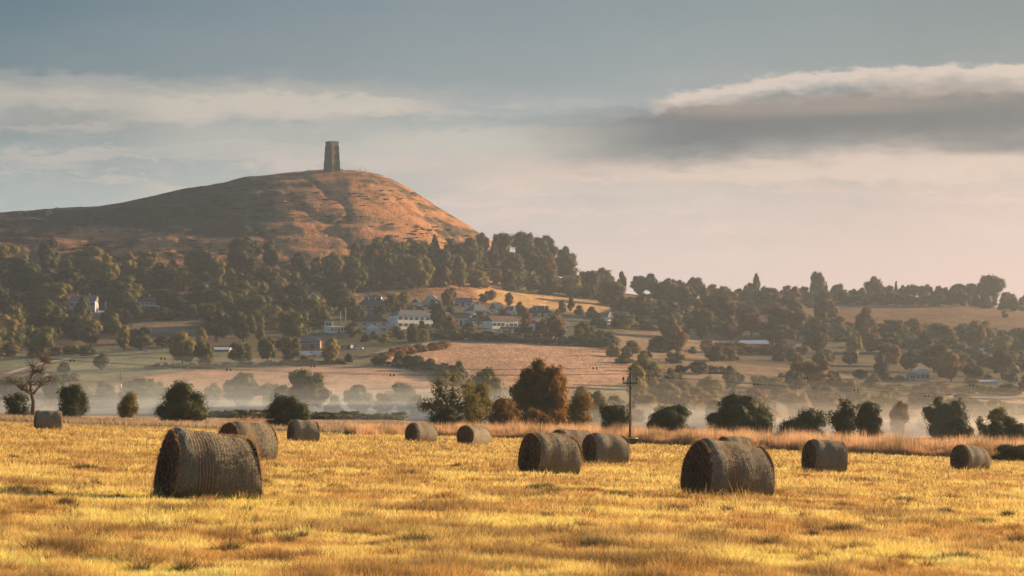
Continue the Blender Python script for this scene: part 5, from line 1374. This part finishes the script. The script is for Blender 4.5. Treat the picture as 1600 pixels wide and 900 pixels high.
BALES = [  # left, right, top, bottom (picture), turn of the axis, net, slump, bulge, label
 (52, 99, 641, 673, 14, 1, .8, .03, 'small dark hay bale standing far off at the left edge of the field'),
 (238, 414, 669, 784, 24, 0, 1.2, .15, 'largest hay bale in the left foreground with a pale ribbed strip'),
 (336, 436, 657, 722, 41, 0, 1.0, .06, 'hay bale behind the largest one, with loose straw on top'),
 (447, 501, 656, 691, 24, 1, .9, .03, 'teal-dark hay bale in the left middle below the domed bush'),
 (632, 684, 661, 692, 42, 0, .8, .03, 'hay bale at mid field left of the sunlit round-ended one'),
 (713, 767, 665, 697, 58, 2, .6, .02, 'hay bale with round dark end toward us and sunlit orange side'),
 (808, 909, 673, 742, 30, 2, 1.1, .08, 'hay bale left of centre pair, in front of a half-hidden bale'),
 (906, 984, 676, 727, 28, 1, .9, .04, 'hay bale with a vertical brown strip in front of the power pole'),
 (858, 926, 670, 712, 32, 1, .8, .03, 'hay bale mostly hidden behind the centre pair'),
 (1062, 1211, 686, 778, 28, 0, 1.2, .12, 'large hay bale in the right foreground with ribbed net and slumped end'),
 (1118, 1176, 681, 716, 30, 1, .8, .03, 'hay bale peeping out behind the large right foreground bale'),
 (1251, 1323, 686, 740, 20, 1, .9, .03, 'upright-sided dark hay bale right of the large foreground one'),
 (1483, 1547, 694, 736, 33, 1, 1.0, .06, 'hay bale with peaked dark end near the right edge of the field'),
]
BPOS = []
for i, (xl, xr, yt, yb, th, net, sl_, bg_, lb) in enumerate(BALES):
    pxc = (xl + xr) / 2
    # distance at which the field shows at the bale's foot
    lo, hi_ = 30.0, 260.0
    for _ in range(40):
        m_ = (lo + hi_) / 2
        r_ = row_of(float(h((pxc - 800) / F * m_, m_)), m_)
        if r_ > yb - 1: lo = m_
        else: hi_ = m_
    D0 = lo; k = D0 / F
    dia = (yb - yt) * k
    Wm = (xr - xl) * k
    th_ = R(th)
    Ltot = (Wm - dia * math.sin(th_) * 1.0) / math.cos(th_)
    Rb = dia / 2 / .965
    L = max(.9, Ltot - 2 * bg_ * .5)
    t = make_bale(i, Rb, L, sl_, bg_, net, 900 if D0 < 110 else 420, {1: .075, 9: .045, 6: .03, 12: .05}.get(i, .015))
    D1 = D0 + dia * .42
    p = Vector(((pxc - 800) / F * D1, D1, 0)); p.z = float(h(p.x, p.y)) - .02
    t.location = p
    # left end comes toward the viewer; the ground's tip to the right tilts the roll
    t.rotation_euler = (0, R(2.0), th_)
    tag(t, lb, 'hay bale', 'round hay bales on the mown field')
    BPOS.append((p.x, p.y, Rb, L, th_))
    print('bale', i, 'D %.0f dia %.2f L %.2f' % (D0, dia, L))

def straw_wisp():
    x, y, Rb, L, th_ = BPOS[2]
    r = np.random.default_rng(77); V_ = []; F_ = []
    for i in range(160):
        u = r.uniform(-.4, .1) if i < 60 else r.uniform(-.35, .6)
        ln = r.uniform(.08, .22) if i < 60 else r.uniform(.1, .4)
        p = np.array([u * L, r.normal(0, .06), r.uniform(0, .05)]); d = np.array([r.normal(.3 if i > 60 else -.2, .5), r.normal(0, .4), abs(r.normal(.25, .35))]); d /= np.linalg.norm(d)
        sd = np.cross(d, r.normal(size=3)); sd /= np.linalg.norm(sd); w_ = .006; n = len(V_)
        V_ += [tuple(p - sd * w_), tuple(p + sd * w_), tuple(p + d * ln)]; F_.append((n, n + 1, n + 2))
    o = mesh_np('loose_straw', V_, F_, M['strand']); zt = float(h(x, y)) + 2 * Rb * .94
    o.location = (x, y, zt); o.rotation_euler = (0, 0, th_); tag(o, 'tuft of loose straw lying on top of the bale behind the largest one', 'straw', None)
straw_wisp()

# ------------------------------------------------------------------ grass
def blades(name, X, Y, Z, hgt, wid, col, lean, m_, label, seed=0, fans=False):
    r = np.random.default_rng(seed); n = len(X)
    a = r.uniform(0, 2 * math.pi, n); dx = np.cos(a) * wid / 2; dy = np.sin(a) * wid / 2
    la = r.uniform(0, 2 * math.pi, n); lm = hgt * lean * r.random(n)
    V_ = np.empty((n, 3, 3), np.float32)
    V_[:, 0] = np.stack([X - dx, Y - dy, Z - .01], 1); V_[:, 1] = np.stack([X + dx, Y + dy, Z - .01], 1)
    V_[:, 2] = np.stack([X + np.cos(la) * lm, Y + np.sin(la) * lm, Z + hgt], 1)
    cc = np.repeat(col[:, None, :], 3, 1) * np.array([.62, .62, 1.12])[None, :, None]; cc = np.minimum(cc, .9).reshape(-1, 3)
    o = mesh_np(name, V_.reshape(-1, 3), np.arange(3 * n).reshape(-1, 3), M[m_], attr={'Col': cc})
    tag(o, label, 'grass', None, 'stuff'); return o
def field_D(px, py):     # distance at which the tilted field is seen at a picture point
    s = (px - 800) / F; e = np.array((spt + (450 - py) / F * cp) / (cp - (450 - py) / F * spt))
    return CAMZ / np.maximum(1e-4, (-e - 0.035 * s - 0.0038)), s
def grass():
    r = np.random.default_rng(1234)
    n = 1150000
    px = r.uniform(-460, 2060, n); py = 640 + (935 - 640) * r.random(n) ** 0.92
    D_, s = field_D(px, py)
    edge_ = np.interp(px, cols, fe)
    ok = (D_ > 24) & (D_ < edge_ + 2)
    px, D_, s = px[ok], D_[ok], s[ok]
    # jitter in depth so that no rows show
    X = s * D_; Y = D_ * (1 + r.normal(0, .01, len(D_))); Z = h(X, Y)
    # cover types: pale gold stubble, redder patches, taller darker tufts, in streaks across the mowing direction
    streak = fbm(X / 2.6, Y / 2.2, 61, 4); patch = .7 * fbm(X / 1.5, Y / 2.6, 71, 4) + .3 * fbm(X / 6, Y / 9, 73, 3); fine = vnoise(X / .5, Y / .35, 81)
    big = fbm(X / 30, Y / 22, 85, 3)
    tuft = np.clip((fbm(X / .9, Y / 1.3, 91, 3) - .66) / .06, 0, 1) * np.clip((patch - .42) / .1, 0, 1)
    mic = fbm(X / .7, Y / .8, 101, 3)
    hgt = .025 + .05 * r.random(len(X)) + .13 * np.clip((mic - .42) * 3, 0, 1) * r.uniform(.5, 1.1, len(X)) + .06 * np.clip((streak - .5) * 4, 0, 1) + .10 * tuft
    hgt *= 1 + .5 * np.clip((D_ - 60) / 120, 0, 1)
    wid = np.maximum(.005, D_ / F * 1.35) * r.uniform(.7, 1.3, len(X))
    g1 = np.array((0.78, 0.50, 0.14)); g2 = np.array((0.90, 0.68, 0.27)); g3 = np.array((0.47, 0.26, 0.085)); g4 = np.array((0.20, 0.14, 0.06)); g5 = np.array((0.66, 0.52, 0.10))
    u = r.random(len(X))[:, None]
    col = g1 * (1 - u) + g2 * u
    k3 = np.clip((patch - .52) / .06, 0, 1)[:, None] * .75; col = col * (1 - k3) + g3 * k3
    k5 = np.clip((.44 - patch) / .1, 0, 1)[:, None] * .35; col = col * (1 - k5) + g5 * k5
    k4 = np.clip((streak - .56) / .08, 0, 1)[:, None] * .6; col = col * (1 - k4) + g4 * k4
    col = col * (1 - tuft[:, None] * .55) + g4 * tuft[:, None] * .55
    col = col * (1 + .22 * np.clip((.47 - patch) / .08, 0, 1))[:, None]  # sunlit patches painted in as brighter blade colour
    col *= (0.75 + .5 * fine)[:, None] * r.uniform(.7, 1.25, (len(X), 1)); col = np.minimum(col, .88)
    for x, y, Rb, L, th_ in BPOS:   # nothing grows under a bale
        ca, sa = math.cos(th_), math.sin(th_); u_ = (X - x) * ca + (Y - y) * sa; v_ = -(X - x) * sa + (Y - y) * ca
        hgt = np.where((abs(u_) < L / 2 + .05) & (abs(v_) < Rb * .6), .01, hgt)
        near_ = (abs(u_) < L / 2 + .35) & (abs(v_) < Rb * 1.25)
        hgt = np.where(near_ & (hgt > .02), hgt * 1.7, hgt)
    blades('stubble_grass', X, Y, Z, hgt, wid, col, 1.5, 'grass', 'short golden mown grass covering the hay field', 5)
grass()
def tufts():
    """taller tussocks left by the mower, with shade painted into their dark tones"""
    r = np.random.default_rng(77); X = []; Y = []; Hh = []; Cc = []
    spots = [(30, 772, 70, 1), (262, 806, 60, 1), (650, 856, 95, 1.2), (565, 818, 80, 1), (790, 860, 50, .7), (600, 740, 20, .6), (190, 865, 60, .7), (300, 822, 50, .6), (850, 766, 70, .9), (960, 778, 50, .9),
             (1050, 800, 60, .9), (930, 858, 60, .9), (1040, 884, 80, 1), (1200, 855, 60, .8), (1320, 832, 70, .9), (1410, 786, 60, .8), (1535, 820, 60, .8), (1590, 852, 50, 1), (1150, 826, 50, .7), (1340, 862, 60, .7),
             (60, 800, 60, .6), (120, 748, 40, .5), (390, 770, 40, .5), (490, 722, 30, .6), (700, 780, 50, .7), (720, 730, 40, .6), (870, 738, 40, .5), (1250, 800, 40, .6), (1460, 756, 50, .6), (100, 709, 26, .5),
             (200, 690, 26, .4), (560, 700, 30, .4), (1100, 738, 40, .4), (1350, 738, 40, .4), (1500, 880, 80, .8), (1390, 890, 60, .7), (430, 880, 70, .7), (90, 885, 70, .7), (250, 720, 30, .4), (1560, 760, 50, .6)]
    for k in range(60): spots.append((r.uniform(-100, 1700), 668 + 225 * r.random() ** 1.2, r.uniform(18, 60), r.uniform(.3, .8)))
    for k in range(420): spots.append((r.uniform(-150, 1750), 664 + 236 * r.random() ** 1.1, r.uniform(6, 22), r.choice((.35, .5, .6, .8))))
    for (px, py, wp, st_) in spots:
        D_, s = field_D(np.array(float(px)), np.array(float(py))); D_ = float(D_); s = float(s)
        if not (24 < D_ < 225): continue
        Wd = wp * D_ / F; n = int(20 + wp * 22 * max(.25, min(1, 1.6 - D_ / 120)) * st_)
        x = s * D_ + r.normal(0, Wd * .38, n); y = D_ + r.normal(0, max(.14, Wd * .30), n)
        X.append(x); Y.append(y); q = np.exp(-((x - s * D_) / (Wd * .4)) ** 2); Hh.append((.06 + .14 * r.random(n) * q) * (.7 + .5 * st_))
        base = np.array((0.30, 0.16, 0.055)) if st_ < .75 else np.array((0.095, 0.072, 0.032))  # brown of the tufts, darkened to stand for their shade too
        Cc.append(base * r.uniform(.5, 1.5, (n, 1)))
    X = np.concatenate(X); Y = np.concatenate(Y); Hh = np.concatenate(Hh); Cc = np.concatenate(Cc)
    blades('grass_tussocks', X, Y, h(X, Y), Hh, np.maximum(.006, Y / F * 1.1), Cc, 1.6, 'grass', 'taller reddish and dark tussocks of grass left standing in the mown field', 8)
tufts()
def reeds():
    """the standing band of tall dry grass at the far side of the field"""
    r = np.random.default_rng(42); n = 120000
    px = r.uniform(540, 1760, n); e_ = np.interp(px, cols, fe); D_ = e_ + 1 + 60 * r.random(n) ** 1.6
    s = (px - 800) / F; X = s * D_; Y = D_
    amt = np.clip((px - 560) / 260, .25, 1)
    clump = np.clip(fbm(X / 1.6, Y / 4.0, 15, 3) * 1.7 - .35, 0.02, 1)
    front = np.clip(1 - (D_ - e_) / 3.0, 0, 1)
    hgt = (.5 + 1.35 * clump * r.uniform(.55, 1.25, n)) * (.45 + .55 * amt) * (1 - .4 * front)
    k = clump[:, None]
    col = np.array((0.46, 0.24, 0.11)) * (1 - k) + np.array((0.72, 0.46, 0.27)) * k
    dk = np.clip((fbm(X / 2.2, Y / 4, 25, 3) - .52) / .08, 0, 1)[:, None] * .7; col = col * (1 - dk) + np.array((0.17, 0.12, 0.05)) * dk
    col *= r.uniform(.6, 1.3, (n, 1))
    blades('tall_reeds', X, Y, h(X, Y), hgt, .05 * r.uniform(.6, 1.3, n), col, .35, 'grass', 'band of tall dry reddish reeds along the far edge of the field', 3)
    n = 110000
    px = r.uniform(-160, 1760, n); D_ = np.where(px < 640, 255 + 170 * r.random(n), 300 + 130 * r.random(n)); s = (px - 800) / F; X = s * D_; Y = D_
    cl = fbm(X / 6, Y / 8, 35, 3)
    col = np.array((0.36, 0.24, 0.15)) * (1 - cl[:, None]) + np.array((0.56, 0.40, 0.29)) * cl[:, None]
    dk = np.clip((fbm(X / 9, Y / 5, 45, 3) - .5) / .08, 0, 1)[:, None] * .75; col = col * (1 - dk) + np.array((0.13, 0.12, 0.055)) * dk
    col *= r.uniform(.7, 1.25, (n, 1))
    blades('marsh_grass', X, Y, h(X, Y), (.15 + .5 * cl * r.uniform(.5, 1.2, n)), .07 * r.uniform(.6, 1.3, n), col, .5, 'grass', 'pale pinkish rough marsh grass beyond the mown field', 4)
reeds()

# ------------------------------------------------------------------ labels of the many hillside trees
LM = [('the stone tower', 518, 262), ('the long white terrace', 643, 500), ('the gravel track', 110, 562), ('the pale house with the dark hipped roof', 230, 472), ('the grey stone manor', 128, 474),
      ('the golden field', 850, 465), ('the lone white cottage', 946, 495), ('the round-roofed shed', 1440, 583), ('the wooden power pole', 984, 620), ('the pale-roofed barn by the lane', 1180, 535),
      ('the upper brown field', 1420, 492), ('the bright white gable', 1540, 552), ('the brown brick house', 484, 535), ('the slate house with dormers', 583, 472), ('the bare dead tree', 50, 595),
      ('the dark-roofed house by the golden field', 842, 485), ('the low pale barn', 346, 546), ('the oval dark bush', 1051, 655), ('the paired upright trees', 1336, 655), ('the pink stubble field', 420, 590),
      ('the row under the long brown roof', 782, 504), ('the low white bungalow', 523, 515), ('the tall orange tree', 846, 610), ('the tower hill\'s right foot', 745, 372), ('the steep triangular gable', 674, 470)]
print('trees', sum(q[4] != 'bush' for q in TREES), 'shrubs', sum(q[4] == 'bush' for q in TREES))
for t, px, ry, tint, kind, w_, h_ in TREES:
    nm, lx, ly = min(LM, key=lambda q: (q[1] - px) ** 2 + ((q[2] - ry) * 1.6) ** 2)
    dx, dy = px - lx, ry - ly; d_ = math.hypot(dx, dy)
    if d_ < 26: rel = 'right beside'
    elif abs(dx) > abs(dy) * 1.6: rel = ('just ' if d_ < 60 else 'well ' if d_ > 120 else '') + ('right of' if dx > 0 else 'left of')
    else: rel = ('just ' if d_ < 45 else 'high ' if d_ > 90 and dy < 0 else '') + ('above' if dy < 0 else 'below')
    area = w_ * h_
    size = 'large' if area > 1700 else 'small' if area < 750 else 'medium'
    noun = 'shrub' if kind == 'bush' else 'tree'
    sh = SHAPENAME[kind]
    lb = f'{size} {TINTNAME[tint]} {sh} {noun} {rel} {nm}' if kind != 'bush' else f'{size} {TINTNAME[tint]} bushy {noun} {rel} {nm}'
    tag(t, lb, noun, 'trees around ' + nm if noun == 'tree' else 'shrubs around ' + nm)

# ------------------------------------------------------------------ air: thin haze and the low morning mist
def volume_mat(name, col, dens, aniso):
    m_ = bpy.data.materials.new(name); m_.use_nodes = True; nt = m_.node_tree; nt.nodes.clear()
    vnode = nt.nodes.new('ShaderNodeVolumePrincipled'); vnode.inputs['Color'].default_value = tuple(col) + (1,)
    vnode.inputs['Density'].default_value = dens; vnode.inputs['Anisotropy'].default_value = aniso
    o_ = nt.nodes.new('ShaderNodeOutputMaterial'); nt.links.new(vnode.outputs[0], o_.inputs['Volume']); return m_
hz = MB().box(-2500, 2500, -300, 3200, -8.4, 176).build('haze', volume_mat('thin_haze', (0.72, 0.84, 0.97), 0.000125, 0.74))
tag(hz, 'thin even morning haze over the whole valley', 'haze', None, 'stuff')
def mist(px, D_, wx, wy, wz, dens, label, col=(0.84, 0.92, 0.97)):
    """three soft layers, each thinner and taller than the one below"""
    p = put(px, D_)
    for li, (kw, kz, kd, nm) in enumerate(((1.0, .35, .5, 'lowest'), (.86, .75, .3, 'middle'), (.7, 1.35, .2, 'upper'))):
        m_ = MB(); vs = []; n, q = 40, 14
        for i in range(q + 1):
            a = -math.pi / 2 + math.pi * i / q
            for k in range(n):
                b_ = 2 * math.pi * k / n; j = 1 + .15 * math.sin(3 * b_ + px + li) + .1 * math.sin(5 * b_ + 1 + li) + .05 * math.sin(11 * b_)
                x, y = wx * kw * j * math.cos(a) * math.cos(b_), wy * kw * j * math.cos(a) * math.sin(b_)
                lump = .65 + .7 * float(fbm(x / 28 + li * 7, y / 28 + px, 13, 3))
                vs.append((x, y, wz * kz * math.sin(a) * (lump if a > 0 else 1)))
        fs = [(i * n + k, i * n + (k + 1) % n, (i + 1) * n + (k + 1) % n, (i + 1) * n + k) for i in range(q) for k in range(n)]
        o = m_.raw(vs, fs, True).build('mist', volume_mat('mist_air', col, dens * kd, 0.5)); o.location = (p.x, p.y, p.z)
        tag(o, nm + ' layer of ' + label, 'mist', None, 'stuff')
mist(260, 620, 110, 170, 9, 0.0034, 'bluish mist lying on the flats at the left')
mist(600, 560, 70, 120, 7, 0.0030, 'pale mist between the trees left of centre')
mist(1150, 560, 100, 150, 8, 0.0026, 'warm mist behind the dark bushes right of centre', (.95, .9, .86))
mist(1480, 600, 80, 150, 8, 0.0022, 'thin warm mist over the flats at the far right', (.95, .9, .86))
mist(1400, 430, 40, 60, 3.0, 0.0050, 'bright mist glowing behind the reeds on the right', (.96, .9, .86))
